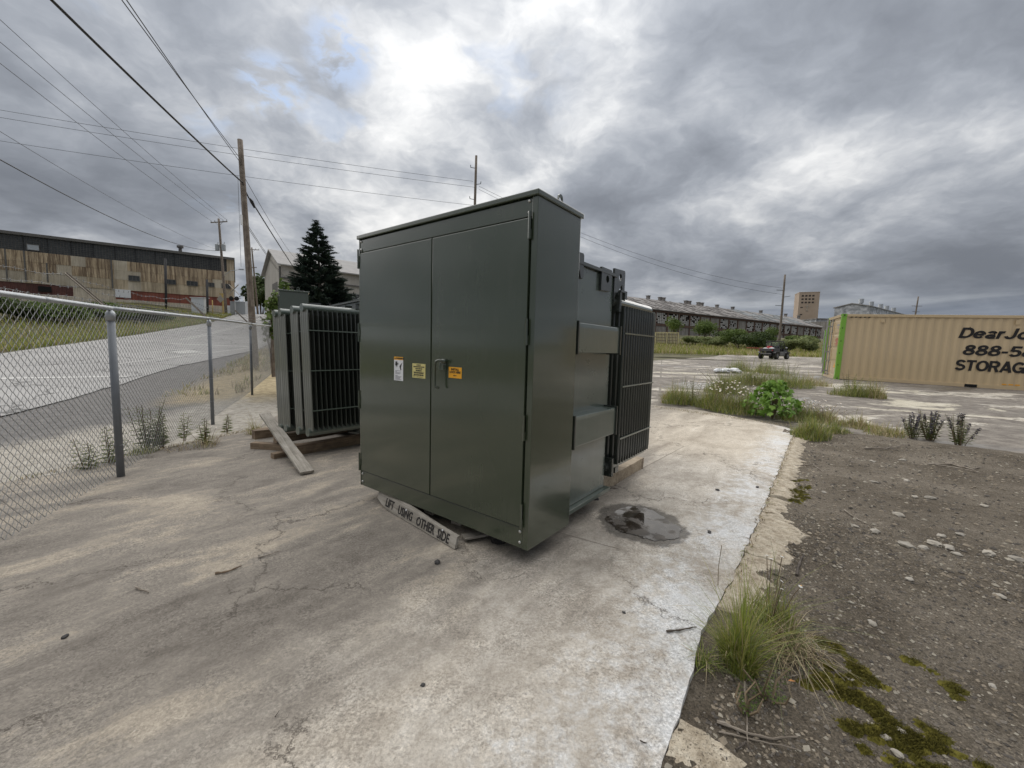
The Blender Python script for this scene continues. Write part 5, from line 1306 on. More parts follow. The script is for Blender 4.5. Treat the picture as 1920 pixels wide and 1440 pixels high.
def painted(body_, parent, x0, z0, hgt, kx, shear, y, sw=.2):
    """lettering of constant stroke width, each letter a mesh of its own"""
    x = x0
    for ch in body_:
        adv, strokes = GLYPH[ch]; b = MB()
        for si, pl_ in enumerate(strokes):
            P = [Vector((p[0], p[1])) for p in pl_]; L_, R_ = [], []
            for i, p in enumerate(P):
                closed = (P[0]-P[-1]).length < 1e-4
                a_ = P[i-1] if i else (P[-2] if closed else None); c_ = P[i+1] if i+1 < len(P) else (P[1] if closed else None)
                d1 = (p-a_).normalized() if a_ is not None else (c_-p).normalized(); d2 = (c_-p).normalized() if c_ is not None else d1
                n1, n2 = Vector((-d1.y, d1.x)), Vector((-d2.y, d2.x)); m_ = (n1+n2).normalized(); k_ = min(2, 1/max(.4, m_.dot(n1)))
                L_.append(p+m_*sw/2*k_); R_.append(p-m_*sw/2*k_)
            yo = y-.0012*si
            f = lambda q, d: (x+(q.x+shear*q.y)*hgt*kx, yo+d, z0+q.y*hgt)
            n_ = len(P); b.add([f(q, -.002) for q in L_]+[f(q, -.002) for q in R_], [(i, i+1, n_+i+1, n_+i) for i in range(n_-1)])
        b.build('painted_letter', MINK, parent, fix=False); x += adv*hgt*kx
CM = Matrix.Translation(c0) @ Matrix.Rotation(DIRC, 4, 'Z') @ Matrix.Rotation(.022, 4, 'Y')
def contx(px, py):
    o = CM.translation; nn = (CM.to_3x3() @ Vector((0,1,0))); d = ray(px, py); t_ = nn.dot(o-CAM)/nn.dot(d); q = CM.inverted() @ (CAM+d*t_); return q.x, q.z
for body_, pre, pa_, pb_, hpx, sh, in (('DearJo', 5, (1797,634), (1905,636), .42, .22), ('888-58', 4, (1803,666), (1889,668), .41, .16), ('STORAGE', 5, (1789,694), (1896,699), .43, .08)):
    xa, za = contx(*pa_); xb, zb = contx(*pb_); adv = sum(GLYPH[c_][0] for c_ in body_[:pre])
    painted(body_, cont, xa, (za+zb)/2, hpx, (xb-xa)/(adv*hpx), sh, .031)
q = MB()
for k in range(3): q.box(5.25+k*.18, 5.38+k*.18, .028, .031, .20, .245)
q.build('floor_marking', MORG, cont)
# door end lettering and swung lock gear
text('DJS 1073', .11, MINKG, cont, Matrix.Translation((.030, 1.05, 2.42)) @ Matrix.Rotation(-math.pi/2, 4, 'Z') @ Matrix.Rotation(math.pi/2, 4, 'X'), 'door_lettering', .002) if False else None
q = MB()
for r_ in range(6): q.box(.030, .034, .32, .32+rnd(.25,.55), 1.82-r_*.06, 1.85-r_*.06)
q.build('door_print', MRED, cont)
q = MB(); q.box(.030, .034, .38, .75, 2.40, 2.47); q.box(.030, .034, .48, .62, 2.28, 2.34); q.build('door_number', MINKG, cont)
q = MB(); q.prism([(.32,.52),(.58,.52),(.45,.74)], lambda y, z, x: (x, y, z), .030, .033); q.build('door_triangle', MORG, cont)
q = MB(); q.box(.030, .034, .22, .32, 1.05, 1.22); q.build('door_placard', pbr('blue_placard', (.05,.12,.25), None, .5), cont)
for k, yv in enumerate((1.62,)):
    q = MB(); q.tube([(-.16, yv, .2), (-.16, yv, 2.75)], .03, 8); q.box(-.16, .03, yv-.03, yv+.03, .3, .36); q.box(-.16, .03, yv-.03, yv+.03, 2.4, 2.46); q.box(-.16, .03, yv-.03, yv+.03, 1.2, 1.26); q.build('door_rod', MLOCK, cont)
c1 = dep(1541, 681, 34); container('shipping_container', 'second container with grey doors and a bright green post beyond the lettered one', c1, rad(-36), body=pbr('container_grey_tan', (.34,.32,.27), (.27,.26,.22), .6), post=MGRN, L=6.06, Hc=2.75)
for k, px_ in enumerate((1222, 1250.5, 1272)):
    c2 = dep(px_, 647, 84); t = container('yellow_container', 'pale yellow container with its door end facing the lot below the factory', (c2.x, c2.y, c2.z), rad(66), body=MYELC, post=MYELC, L=6.06, Hc=2.59, detailed=False, group='yellow containers in a row')
    # turn the door end towards the viewer
    t.rotation_euler = (0, 0, rad(90-6)); 
    b = MB()
    for zz in (.35, .9, 1.5, 2.1): b.box(.02, .05, .25, 2.2, zz-.03, zz+.03)
    b.build('door_bars', MRUST, t)
    b = MB()
    for yv in (.30, .62, .94, 1.22, 1.50, 1.82, 2.14): b.box(.0, .03, yv-.035, yv+.035, .2, 2.4)
    b.build('door_rods', MRUST, t)

# ------------------------------------------------------------------ utility vehicle
MUTV = pbr('utv_dark_grey', (.045, .046, .048), (.07, .07, .07), .55, 0, 6)
MUTVG = pbr('utv_grey_panel', (.13, .13, .13), (.17, .165, .16), .55, 0, 6)
MTYRE = pbr('tyre', (.012, .012, .012), (.04, .036, .03), .9, 0, 10)
ug = dep(1450, 673.5, 45); ug.z = H(ug.x, ug.y)
utv = thing('utility_vehicle', 'dark utility side-by-side with a loaded cargo bed driving across the lot', 'utility vehicle', ug, rad(52))
utv.rotation_euler = (0, 0, rad(30))       # local x = forward
utv.scale = (1.02, 1.02, 1.0)
def m_screen():
    m, n, b = material('tinted_screen'); b.inputs['Base Color'].default_value = (.72, .76, .76, 1); b.inputs['Roughness'].default_value = .08; b.inputs['Transmission Weight'].default_value = .95; b.inputs['IOR'].default_value = 1.05
    return m
def ub(name, mt, *boxes, bevel=.02):
    b = MB()
    for q in boxes: b.box(*q)
    return b.build(name, mt, utv, bevel=bevel)
ub('chassis', MUTV, (-1.3, 1.35, -.42, .42, .32, .55)); ub('cargo_bed', MUTV, (-1.52, -.28, -.74, .74, .78, .84), (-1.52, -.28, -.76, -.70, .84, 1.12), (-1.52, -.28, .70, .76, .84, 1.12), (-.33, -.27, -.7, .7, .84, 1.15))
ub('tailgate', MUTV, (-1.56, -1.525, -.72, .72, .80, 1.12)); ub('tail_light', MRED, (-1.575, -1.562, -.70, -.60, .86, .98)); ub('tail_light', MRED, (-1.575, -1.562, .60, .70, .86, .98))
ub('bumper', MUTVG, (-1.62, -1.50, -.55, .55, .50, .62)); ub('rocker_panel', MUTVG, (-.25, .75, -.78, -.62, .36, .80)); ub('rocker_panel', MUTVG, (-.25, .75, .62, .78, .36, .80))
b = MB(); b.prism([(.72,.50),(1.45,.52),(1.50,.80),(1.30,1.0),(.72,1.10)], lambda x, z, y: (x, y, z), -.66, .66); b.build('hood', MUTV, utv, bevel=.03)
ub('seat', MBLACK, (-.22, .22, -.6, .6, .70, .86), (-.30, -.16, -.6, .6, .86, 1.42)); ub('dashboard', MBLACK, (.60, .75, -.6, .6, .95, 1.15))
b = MB()
for sy in (-1, 1):
    b.tube([(-.30, sy*.70, .85), (-.34, sy*.68, 1.50), (-.25, sy*.64, 1.88), (.45, sy*.64, 1.90), (.75, sy*.68, 1.45), (1.0, sy*.70, 1.02)], .035, 8)
    b.tube([(.1, sy*.70, .8), (.1, sy*.66, 1.88)], .028, 8)
b.tube([(-.25, -.64, 1.88), (-.25, .64, 1.88)], .03, 8); b.build('roll_cage', MUTV, utv)
ub('roof', MUTV, (-.42, .60, -.72, .72, 1.90, 1.95)); ub('rear_screen', m_screen(), (-.37, -.355, -.6, .6, 1.2, 1.84))
ub('windscreen', bpy.data.materials['tinted_screen'], (.58, .60, -.60, .60, 1.2, 1.8)); ub('mirror', MWHITE, (.70, .76, -.95, -.78, 1.18, 1.30))
for x in (-.98, 1.05):
    for sy in (-1, 1):
        w_ = MB(); w_.tube([(x, sy*.78-.14, .33), (x, sy*.78-.12, .33), (x, sy*.78+.12, .33), (x, sy*.78+.14, .33)], [.27, .335, .335, .27], 20); wo = w_.build('wheel', MTYRE, utv)
        w_ = MB(); w_.tube([(x, sy*.78+sy*.141, .33), (x, sy*.78+sy*.15, .33)], [.19, .17], 14); w_.build('rim', MUTVG, wo)
        f_ = MB(); f_.prism([(x-.45,.62),(x-.30,.76),(x+.30,.76),(x+.45,.62),(x+.45,.66),(x+.30,.80),(x-.30,.80),(x-.45,.66)], lambda a_, z, y: (a_, y, z), min(sy*.62, sy*.92), max(sy*.62, sy*.92)); f_.build('fender', MUTVG, utv)
def onutv(o): o.matrix_world = utv.matrix_basis @ o.matrix_basis; return o
bpy.context.view_layer.update()
UM = Matrix.Translation(ug) @ Matrix.Rotation(utv.rotation_euler[2], 4, 'Z')
for k, (x, y, z, r_) in enumerate(((-1.15,-.35,1.04,.32),(-1.1,.25,1.04,.32),(-.7,-.1,1.06,.34),(-.65,.42,1.03,.28))):
    o = rock('white_sack', 'lumpy white sack lying in the cargo bed of the utility vehicle', UM @ Vector((x, y, z)), r_, MWHITE, 'sack', 'sacks in the cargo bed', k+4, .5)
o = rock('red_jug', 'red container on the sacks in the cargo bed of the utility vehicle', UM @ Vector((-.75, .1, 1.22)), .24, MRED, 'container', None, 9, .7)
b = MB(); b.tube([UM @ Vector((-1.1,.5,1.12)), UM @ Vector((-1.5,2.2,1.16))], .035, 6); tag(b.build('red_pole', MRED), 'red pole sticking out sideways from the cargo bed', 'pole')
def seated(label, y, shirt):
    """seated figure grown as one skin"""
    me = bpy.data.meshes.new('person')
    J = [(0,0,.0),(-.02,0,.22),(-.06,0,.44),(-.05,0,.55),(-.03,0,.63),(-.02,0,.74), (.0,-.1,.0),(.40,-.12,.05),(.50,-.12,-.36),(.62,-.12,-.40), (.0,.1,.0),(.40,.12,.05),(.50,.12,-.36),(.62,.12,-.40),
         (-.05,-.18,.46),(.08,-.24,.24),(.34,-.16,.26),(.42,-.14,.28), (-.05,.18,.46),(.08,.24,.24),(.34,.16,.26),(.42,.14,.28)]
    E = [(0,1),(1,2),(2,3),(3,4),(4,5),(0,6),(6,7),(7,8),(8,9),(0,10),(10,11),(11,12),(12,13),(2,14),(14,15),(15,16),(16,17),(2,18),(18,19),(19,20),(20,21)]
    Rr = [.15,.14,.15,.06,.085,.085,.10,.085,.06,.05,.10,.085,.06,.05,.07,.05,.04,.045,.07,.05,.04,.045]
    me.from_pydata(J, E, []); o = bpy.data.objects.new('person', me); C.objects.link(o)
    o.modifiers.new('skin', 'SKIN'); o.modifiers.new('sub', 'SUBSURF').levels = 1
    for v, r_ in zip(me.skin_vertices[0].data, Rr): v.radius = (r_, r_)
    me.skin_vertices[0].data[0].use_root = True
    me.materials.append(shirt); o.matrix_world = UM @ Matrix.Translation((-.03, y, .93)); tag(o, label, 'person', None)
    h_ = rock('cap', None, Vector((-.02,0,.80)), .10, MBLACK, parent=o, seed=2, flat=.6)
    return o
seated('person in dark clothing seated at the wheel of the utility vehicle', .30, pbr('dark_shirt', (.03,.035,.05), None, .9))

# ------------------------------------------------------------------ far grass, bushes and weeds of the lot
def far_grass():
    px_ = rnd(880, 1560); Y = 52+46*random.random()**1.3; d = ray(px_, 650); x = d.x/d.y*Y
    return (x, Y, H(x, Y)-.05) if fbm(x*.12, Y*.12) > -.28 else None
tag(blades(scatter(far_grass, 22000), .75, .085, .6, (3, 3, 2)).build('far_grass', [G_GRASS, G_YEL, G_DRY], fix=False), 'tall unmown grass between the lot and the factory', 'grass', None, 'stuff')
FB = [(1262,4.0,3.6,88,'round_tree',G_MID,'small round bright tree in front of the factory behind the yellow containers',True,612),
      (1322,6.5,3.4,92,'round_tree',G_MID,'spreading low tree against the factory right of the yellow containers',True,0),
      (1352,3.4,3.0,84,'bush',G_DARK,'narrow dark bush beside the spreading low tree',False,0),(1385,7.5,3.6,76,'bush',G_MID,'broad green bush in front of the factory wall',False,0),(1418,8.5,3.4,70,'bush',G_DARK,'wide dark bush behind the utility vehicle',False,0),
      (1440,4.2,4.2,84,'bush',G_MID,'upright bush by the dark slim pole',False,0),(1300,5,1.8,86,'bush',G_DULL,'low dull bush beside the yellow containers',False,0),
      (1500,6.5,3.0,78,'bush',G_MID,'green bush beside the second container',False,0),(1520,4.5,2.6,66,'bush',G_DULL,'pale bush close to the second container',False,0),(1345,6,2.0,80,'bush',G_DULL,'low weedy bush under the spreading low tree',False,0),(1475,6,2.2,64,'bush',G_DULL,'low pale green bush behind the parked containers',False,0)]
for px_, wd, ht, Y, nm, mt, lab, tr, top in FB:
    p = gpx(px_, 640, Y); bush(nm, lab, p, wd, ht*(1.5 if tr else 1), int(520*wd), .17 if Y > 60 else .1, mt, 'tree' if tr else 'bush', None, 11, tr)
# weed islands beyond the slab
def isl(px, py): p = hit(px, py, 3); return p
daisy = [G_DULL, G_YEL, G_DRY, G_GRASS]
W1 = [(1275,757,.55,.55,260,'grassy weed clump at the far slab edge next to the radiator'),(1262,750,.4,.45,150,'thin yellow-green tuft closest to the radiator'),(1335,765,.7,.55,420,'daisy patch on the far slab edge'),(1385,772,.7,.5,420,'tangle of daisies and grass left of the bright leafy sapling'),(1360,735,.8,.6,420,'daisies behind the bright leafy sapling'),(1405,720,.9,.65,420,'tall weedy grass behind the bright leafy sapling'),(1470,725,1.1,.6,460,'long weedy grass island in the lot'),(1520,722,.8,.4,260,'yellowish grass at the right end of the weed island'),
      (1385,695,.7,.75,240,'tall thin weeds beside the white rubbish'),(1440,700,.9,.7,260,'tall sparse weeds in front of the utility vehicle'),(1500,785,.7,.35,420,'flowering patch right of the bright leafy sapling'),(1545,790,.55,.28,300,'low daisies and straw beside the gravel'),(1605,742,.75,.42,460,'green weed clump in front of the container corner'),(1640,745,.45,.5,200,'tall dry grass in front of the tan container'),(1520,818,.5,.32,520,'olive grass clump at the corner of the slab and the gravel'),(1560,812,.4,.22,260,'small green tuft beside the slab corner'),(1610,800,.45,.24,260,'yellow dry tuft on the far gravel'),(1660,815,.5,.2,220,'straw coloured tuft beside the purple spikes')]
for i, (px_, py_, r_, h, n, lab) in enumerate(W1):
    dry = 'dry' in lab or 'straw' in lab or 'yellow' in lab
    clump('weed_clump', lab, isl(px_, py_), r_, int(n*3.0), h*1.25, .010, .75, [G_DULL, G_YEL, G_DRY, G_GRASS], (1, 2, 4, .5) if dry else (4, 2.0, 1.2, 2.5), 'weeds', None, (34 if 'dais' in lab or 'flower' in lab else 0), G_WHITE, .028)
for i, (px_, py_, lab) in enumerate(((1350,750,'leafy upright weed among the daisies'),(1395,760,'leafy weed leaning on the bright sapling'),(1300,756,'leafy weed at the far edge of the slab'),(1480,705,'tall leafy weed in the middle of the lot'),(1425,698,'spindly weed near the white rubbish'),(1590,735,'leafy weed in front of the green container post'))): weed('leafy_weed', lab, isl(px_, py_), 7, .7, .4, .10)
for px_, py_, n, lab in ((1712,822,5,'weed with grey-purple flower spikes at the far left of the gravel edge'),(1745,826,7,'bushy weed with several grey-purple flower spikes'),(1800,834,6,'purple-spiked weed leaning over the pale concrete')): weed('spiked_weed', lab, isl(px_, py_), n*3, .50, .26, .085, None, 'weed', None, n+1)
# bright leafy sapling with broad lobed leaves
sp0 = isl(1448, 783); sap = thing('leafy_sapling', 'bright green sapling with broad lobed leaves at the slab edge', 'sapling', sp0)
b = MB(); lobe = [(0,0),(.18,.10),(.42,.08),(.36,.26),(.62,.34),(.46,.46),(.55,.72),(.28,.66),(.16,.86),(0,1.08)]; lobe = lobe+[(-x, y) for x, y in lobe[-2:0:-1]]
st_ = MB()
for k in range(30):
    a_ = rnd(0, 6.28); q = rnd(.05, .30); st_.tube([(0,0,-.05), (q*.4*math.cos(a_), q*.4*math.sin(a_), .3), (q*math.cos(a_), q*math.sin(a_), rnd(.4,.72))], [.012,.009,.005], 5)
for k in range(520):
    a_ = rnd(0, 6.28); z = .07+.80*random.random()**.9; R_ = (.58-.42*max(0, z-.32)/.55-.2*max(0, .32-z))*math.sqrt(rnd(.12, 1.1))*(1+.28*math.sin(a_*3+1)+.15*math.sin(a_*7)); c = Vector((R_*math.cos(a_), R_*math.sin(a_), z))
    nn = (Vector((math.cos(a_)*.6, math.sin(a_)*.6, .6))+Vector((rnd(-.9,.9), rnd(-.9,.9), rnd(-.5,.6)))).normalized(); ty = (Vector((math.cos(a_), math.sin(a_), -.5))-nn*nn.dot(Vector((math.cos(a_), math.sin(a_), -.5)))).normalized(); tx = ty.cross(nn); s_ = rnd(.06, .13)
    b.add([c+s_*(x*tx*1.1+(y-.3)*ty)+nn*s_*(-.35*x*x) for x, y in lobe], [tuple(range(len(lobe)))])
b.build('leaves', G_BRIGHT, sap, fix=False); st_.build('stems', G_STEM, sap)
# white rubbish
r0 = isl(1367, 699); rb = thing('plastic_rubbish', 'crumpled white plastic rubbish lying on the lot beside tall weeds', 'rubbish', r0)
for k, (dx, dy, r_) in enumerate(((-.55,0,.22),(-.15,.05,.25),(.3,.05,.26),(.55,.2,.18))): rock('plastic_sheet', None, Vector((dx, dy, r_*.4)), r_, MWHITE, parent=rb, seed=k+2, flat=.5)
# standing water on the lot
MWET = pbr('standing_water', (.30, .30, .295), None, .05, 0); MWET.node_tree.nodes['Principled BSDF'].inputs['IOR'].default_value = 1.33
MWET.node_tree.nodes['Principled BSDF'].inputs['Base Color'].default_value = (.10, .095, .085, 1)
for px_, py_, rx, ry, k in ((1340,674.5,4.2,1.1,1),(1420,673,2.6,.6,2),(1260,668,3.0,.8,3)):
    c = hit(px_, py_, 10); b = MB(); n_ = 48; zc = max(lot_z(c.x+rx*math.cos(q)*.7, c.y+ry*math.sin(q)*.7) for q in (0, 1.57, 3.14, 4.71))+.012
    vs = [(c.x, c.y, zc)]+[(c.x+rx*math.cos(q)*(1+.4*fbm(math.cos(q)*2+k*5, math.sin(q)*2)), c.y+ry*math.sin(q)*(1+.5*fbm(math.cos(q)*2, math.sin(q)*2+k*3)), zc) for q in (i*6.2832/n_ for i in range(n_))]
    b.add(vs, [(0, i+1, (i+1) % n_+1) for i in range(n_)]); struct(b.build('lot_puddle', MWET))

# ------------------------------------------------------------------ near right corner: gravel, moss, grass tuft, sticks
def sz(x, y): return soil_z(x, y)
TETRA = None
def pebbles(n, region, size, mts, seed):
    r = np.random.default_rng(seed); b = MB(); base = [(1,0,0),(-1,0,0),(0,1,0),(0,-1,0),(0,0,1),(0,0,-1)]; F_ = [(0,2,4),(2,1,4),(1,3,4),(3,0,4),(2,0,5),(1,2,5),(3,1,5),(0,3,5)]
    for _ in range(n):
        a_, b_ = region(r); p = from_ab(a_, b_); s_ = size*r.uniform(.35, 1)**2.2*1.0
        ang = r.uniform(0, 6.28); c, sn_ = math.cos(ang), math.sin(ang); k = r.uniform(.6, 1.3, 3)*(1, 1, .65); z = sz(p.x, p.y)+s_*.15
        vs = []
        for x, y, q in base:
            j = r.uniform(.7, 1.2); x, y, q = x*k[0]*s_*j, y*k[1]*s_*j, q*k[2]*s_*j; vs.append((p.x+c*x-sn_*y, p.y+sn_*x+c*y+.3*q, z+q))
        b.add(vs, F_, int(r.integers(0, len(mts))))
    return b
MP1 = pbr('pebble_tan', (.20, .165, .12), (.29, .245, .185), .9, 0, 30); MP2 = pbr('pebble_grey', (.13, .112, .09), (.20, .175, .145), .9, 0, 30); MP3 = pbr('pebble_pale', (.29, .26, .205), (.38, .345, .28), .9, 0, 30); MP4 = pbr('pebble_dark', (.06, .053, .045), (.12, .105, .09), .9, 0, 30)
tag(pebbles(22000, lambda r: (1.22+2.6*r.uniform(0,1)**1.2, -1.9+4.6*r.uniform(0,1)**1.0), .0125, [MP1, MP2, MP2, MP4, MP4, MP1, MP3], 3).build('gravel', [MP1, MP2, MP2, MP4, MP4, MP1, MP3], fix=False), 'fine mixed gravel scattered over the brown soil', 'gravel', None, 'stuff')
tag(pebbles(9000, lambda r: (1.3+6.5*r.uniform(0,1), 1.5+6.2*r.uniform(0,1)), .024, [MP1, MP2, MP4, MP1, MP4, MP3], 5).build('gravel', [MP1, MP2, MP4, MP1, MP4, MP3], fix=False), 'coarser gravel spread over the far part of the soil', 'gravel', None, 'stuff')
for i, (px_, py_, r_) in enumerate(((1700,1022,.055),(1732,1026,.04),(1752,1022,.05),(1780,1030,.045),(1795,1040,.035),(1852,1042,.05),(1905,1050,.05),(1635,1170,.028),(1598,1275,.020),(1690,1370,.026),(1661,1383,.026),(1682,1404,.022),(1590,1272,.016),(1603,985,.035),(1640,995,.045),(1685,968,.05),(1700,902,.04),(1640,905,.045),(1715,930,.04),(1745,933,.05),(1845,946,.04),(1800,1003,.035),(1636,866,.05),(1693,862,.05),(1545,920,.03),(1765,1005,.04),(1875,1118,.03),(1705,1085,.03),(1596,1132,.018),(1860,1285,.02),(1608,1050,.02))):
    p = hit(px_, py_); p.z = sz(p.x, p.y)+r_*.15; rock('stone', 'pale loose stone half sunk in the brown gravel', p, r_*.85, MSTONE, 'stone', 'loose stones on the gravel', i+1, .5)
tag(pebbles(700, lambda r: (1.14+.42*r.uniform(0,1)**1.6, -1.2+8.2*r.uniform(0,1)), .02, [MCR, MP1, MP3], 8).build('kerb_crumbs', [MCR, MP1, MP3], fix=False), 'crumbs of broken concrete along the slab edge', 'rubble', None, 'stuff')
# moss cushions
MMOSS = m_leaf('moss', (.075, .070, .010), (.16, .14, .024), .9, .05)
def mosspt():
    k = random.random()
    if k < .86:
        px_, py_ = rnd(1500, 1800), rnd(1195, 1450)
        px_ = rnd(1490, 1860); dd = abs((py_-1200)-(px_-1520)*.80)/(115+.2*(py_-1200)); p = hit(px_, py_, .6)
        if dd > 1 or fbm(p.x*4, p.y*4, 7.) < -.06+.30*dd*dd: return None
    elif k < .93: px_, py_ = rnd(1835, 1925), rnd(1405, 1445)
    else: px_, py_ = rnd(1480, 1520), rnd(895, 940)
    p = hit(px_, py_, .6)
    if fbm(p.x*5.5, p.y*5.5)+.35*fbm(p.x*17, p.y*17) < .04: return None
    return p
ms = scatter(mosspt, 1300); b = MB()
for p in ms:
    r_ = rnd(.012, .030); z = sz(p.x, p.y)
    for q in range(15):
        c = Vector((p.x+rnd(-1,1)*r_, p.y+rnd(-1,1)*r_, z+rnd(-.002,.012))); d = Vector((rnd(-.6,.6), rnd(-.6,.6), 1)).normalized(); s_ = d.orthogonal().normalized()*.0042
        b.add([c-s_, c+s_, c+d*rnd(.006,.015)], [(0,1,2)])
bm_ = MB()
for p in ms:
    r_ = rnd(.018,.036); z = sz(p.x, p.y)-.002
    ring = [(p.x+r_*(1+.3*math.sin(3*q+p.x*40))*math.cos(q*.7854), p.y+r_*(1+.3*math.cos(2*q+p.y*50))*math.sin(q*.7854)*.8, z) for q in range(8)]
    bm_.add(ring+[(p.x, p.y, z+r_*.42)], [(q, (q+1) % 8, 8) for q in range(8)])
o = len(b.v); b.v += bm_.v; b.f += [tuple(i+o for i in f) for f in bm_.f]; b.m += bm_.m
tag(b.build('moss', MMOSS, fix=False), 'olive green moss cushions growing on the damp gravel', 'moss', None, 'stuff')
# the near grass tuft in the notch of the slab
tp0 = hit(1385, 1235); tp0.z = -.03
clump('grass_tuft', 'lush green grass tuft growing from the notch in the slab edge', tp0, .11, 1050, .40, .005, .80, [G_GRASS, G_YEL, G_DRY, G_DULL], (6, 3, .8, 2), 'grass tuft', None, 0)
clump('grass_tuft', 'thin green grass with daisies behind the lush tuft', hit(1440, 1175), .16, 560, .36, .0035, .8, [G_GRASS, G_DULL, G_DRY, G_YEL], (4, 4, 1, 2), 'grass tuft', None, 6, G_WHITE, .012)
clump('grass_tuft', 'flattened dry straw beside the lush grass tuft', hit(1470, 1215), .17, 520, .26, .0035, 1.9, [G_DRY, G_STEM, G_DULL], (4, 3, 2), 'straw', None, 0, droop=.55)
clump('grass_tuft', 'low green blades creeping along the slab edge', hit(1325, 1240), .08, 160, .13, .004, 1.5, [G_GRASS, G_DULL, G_DRY], (3, 2, 1), 'grass tuft', None, 0, droop=.5)
weed('small_weed', 'small ferny weed sprouting in the dark soil near the slab', hit(1440, 1300), 6, .10, .12, .03, [G_STEM, G_MID], 'weed')
weed('small_weed', 'tiny green seedling beside the broken kerb', hit(1395, 1330), 5, .08, .09, .025, [G_STEM, G_MID], 'weed')
slim = MB(); q0 = hit(1346, 1100); q0.z = 0; slim.tube([q0, q0+Vector((.0,.01,.12)), q0+Vector((.005,.0,.27))], .0022, 4); tag(slim.build('dry_stalk', G_STEM), 'single thin dry stalk rising above the slab edge', 'stalk')
def stick(label, pts, r_, mt, group=None, lift=.008):
    P = []
    for px_, py_ in pts:
        p = hit(px_, py_, .6); a_, b_ = ab(p); z = 0 if a_ < 1.05 else max(sz(p.x, p.y), -.04); P.append(Vector((p.x, p.y, z+lift)))
    b = MB(); Q = []
    for k in range(len(P)-1):
        for j in range(4): t_ = j/4; q = P[k].lerp(P[k+1], t_); q += Vector((fbm(q.x*20, 1), fbm(q.y*20, 2), abs(fbm(q.x*15, q.y*15))))*.012; Q.append(q)
    Q.append(P[-1]); n_ = len(Q); b.tube(Q, [r_*(1-.6*k/n_)*(1+.25*math.sin(k*2.3)) for k in range(n_)], 6); return tag(b.build('stick', mt), label, 'stick', group)
MSTK = m_wood('dead_stick', (.23, .195, .155), (.40, .355, .30), (.09, .07, .05)); MSTKD = m_wood('dark_stick', (.075, .06, .048), (.13, .11, .09), (.03, .024, .02))
stick('short dark stick lying on the slab beside the lush tuft', [(1250,1191),(1278,1184),(1306,1179)], .006, MSTKD)
for k, pts in enumerate((((1480,1160),(1520,1210),(1585,1278)),((1500,1180),(1540,1240),(1570,1262)),((1520,1200),(1562,1250),(1590,1262)),((1470,1250),(1500,1262),(1480,1270)),((1490,1225),(1500,1255),(1499,1290)))): stick('bleached dead twig fanned out beside the flattened straw', pts, .0036, MSTK, 'dead twigs by the grass tuft', .012+.006*k)
stick('bleached curved stick on the soil below the small weed', [(1345,1350),(1400,1368),(1450,1378),(1497,1370)], .007, MSTK)
stick('thin twig under the bleached curved stick', [(1350,1365),(1430,1385),(1500,1398)], .0035, MSTK)
stick('upright dead stem leaning over the dark soil', [(1397,1270),(1400,1330),(1403,1390)], .0045, MSTK)
stick('dead root lying on the dark soil near the kerb', [(1380,1400),(1400,1385),(1412,1410)], .004, MSTKD)
stick('dark strip of bark lying against the crumbling kerb', [(1494,1075),(1500,1050),(1508,1038)], .011, MSTKD)
stick('dark twig across the crumbling kerb beside the daisies', [(1448,1075),(1475,1085)], .006, MSTKD)
for pts in (((1755,872),(1800,880),(1850,892)),((1770,868),(1820,880),(1845,878)),((1620,842),(1660,845),(1705,838)),((1740,870),(1790,872),(1830,885))): stick('long dead branch lying on the far gravel', pts, .012, MSTK, 'dead branches on the far gravel', .02)
stick('bent twig on the gravel among the stones', [(1583,956),(1610,975),(1640,990)], .007, MSTK)
stick('twig on the gravel near the slab corner', [(1490,872),(1525,868),(1545,885)], .008, MSTK)
stick('dark weathered twig on the left part of the slab', [(403,1081),(425,1075),(453,1063)], .0075, MW_BROWN)
stick('thin curved twig further along the left slab', [(483,1048),(510,1041),(527,1034)], .004, MSTK)
stick('short twig with a knot on the left slab', [(254,1106),(265,1112),(279,1116)], .006, MSTK)
stick('tiny twig on the slab in front of the cabinet', [(516,1352),(520,1346),(524,1342)], .002, MSTKD)
stick('thin black twig lying on the slab near the bottom', [(1200,1394),(1212,1399),(1220,1402)], .0025, MSTKD)
stick('thin twig beside the puddle timber', [(1128,912),(1145,920),(1160,918)], .006, MSTKD)
stick('dry stem fallen beside the tan timber skid', [(1143,920),(1150,905),(1180,893)], .006, MSTK)
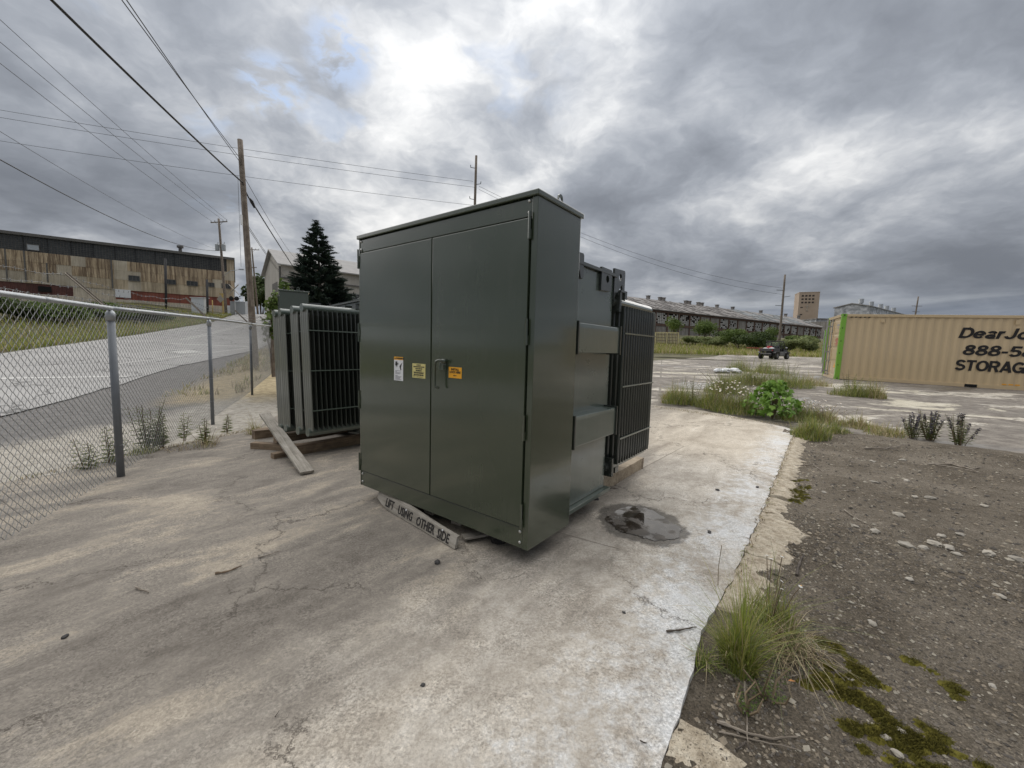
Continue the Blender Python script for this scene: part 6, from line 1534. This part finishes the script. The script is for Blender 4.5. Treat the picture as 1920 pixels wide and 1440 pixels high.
lf = hit(1484, 1284); b = MB(); b.add([lf+Vector((-.018,0,.012)), lf+Vector((0,-.009,.016)), lf+Vector((.018,0,.010)), lf+Vector((0,.009,.013))], [(0,1,2,3)]); tag(b.build('dead_leaf', pbr('orange_leaf', (.45,.20,.06), None, .7)), 'small orange dead leaf on the dark soil', 'leaf')
def litter():
    k = random.random(); b_ = -6.0+13.5*k
    if random.random() < .3: b_ = rnd(.6, 7.4); a_ = knots(EK, b_)+rnd(-.01,.05)
    else:
        a_ = rnd(-2.2, 1.0); b_ = 8.35+.25*(1.0-a_)*.9+rnd(-.25,.1); b_ = min(b_, 9.2)
    p = from_ab(a_, b_); return (p.x, p.y, .0)
tag(blades(scatter(litter, 1300), .045, .007, 2.2, (1, 2, 3), .6).build('edge_litter', [G_DULL, G_DRY, G_STEM], fix=False), 'dead stems and litter caught along the slab edge', 'litter', None, 'stuff')
import numpy as np
F=763.84;P=0.08849;R_=0.0267;H=1.5
fwd=np.array([0,np.cos(P),-np.sin(P)]);rt=np.array([1.,0,0]);up=np.cross(rt,fwd)
R=np.cos(R_)*rt+np.sin(R_)*up;U=-np.sin(R_)*rt+np.cos(R_)*up
C=np.array([0,0,H])
def ray(x,y):
    return fwd+(x-960)/F*R+(720-y)/F*U
def gnd(x,y,z=0): d=ray(x,y);t=(z-H)/d[2];return (C+t*d).round(3)
def dep(x,y,Y): d=ray(x,y);return (C+d*Y/d[1]).round(3)
def proj(p):
    d=np.array(p)-C;z=d@fwd;return np.array([960+F*(d@R)/z,720-F*(d@U)/z]).round(1)
ang=-.65756;u=np.array([np.cos(ang),np.sin(ang),0]);v=np.array([-np.sin(ang),np.cos(ang),0])
FR=np.array([.13375,2.63045,0]);FL=FR-1.9946*u
def plane(x,y,off=0,n=None,p0=None):
    # intersect with plane through p0 normal n
    d=ray(x,y);t=((p0-C)@n)/(d@n);return C+t*d
def front(x,y,o=0): # local coords on the front plane (x from left, z)
    q=plane(x,y,n=v,p0=FL+o*v);return ((q-FL)@u).round(3),q[2].round(3)
def side(x,y,inset=0): # plane of right side inset
    q=plane(x,y,n=u,p0=FR-inset*u);return ((q-FR)@v).round(3),q[2].round(3)
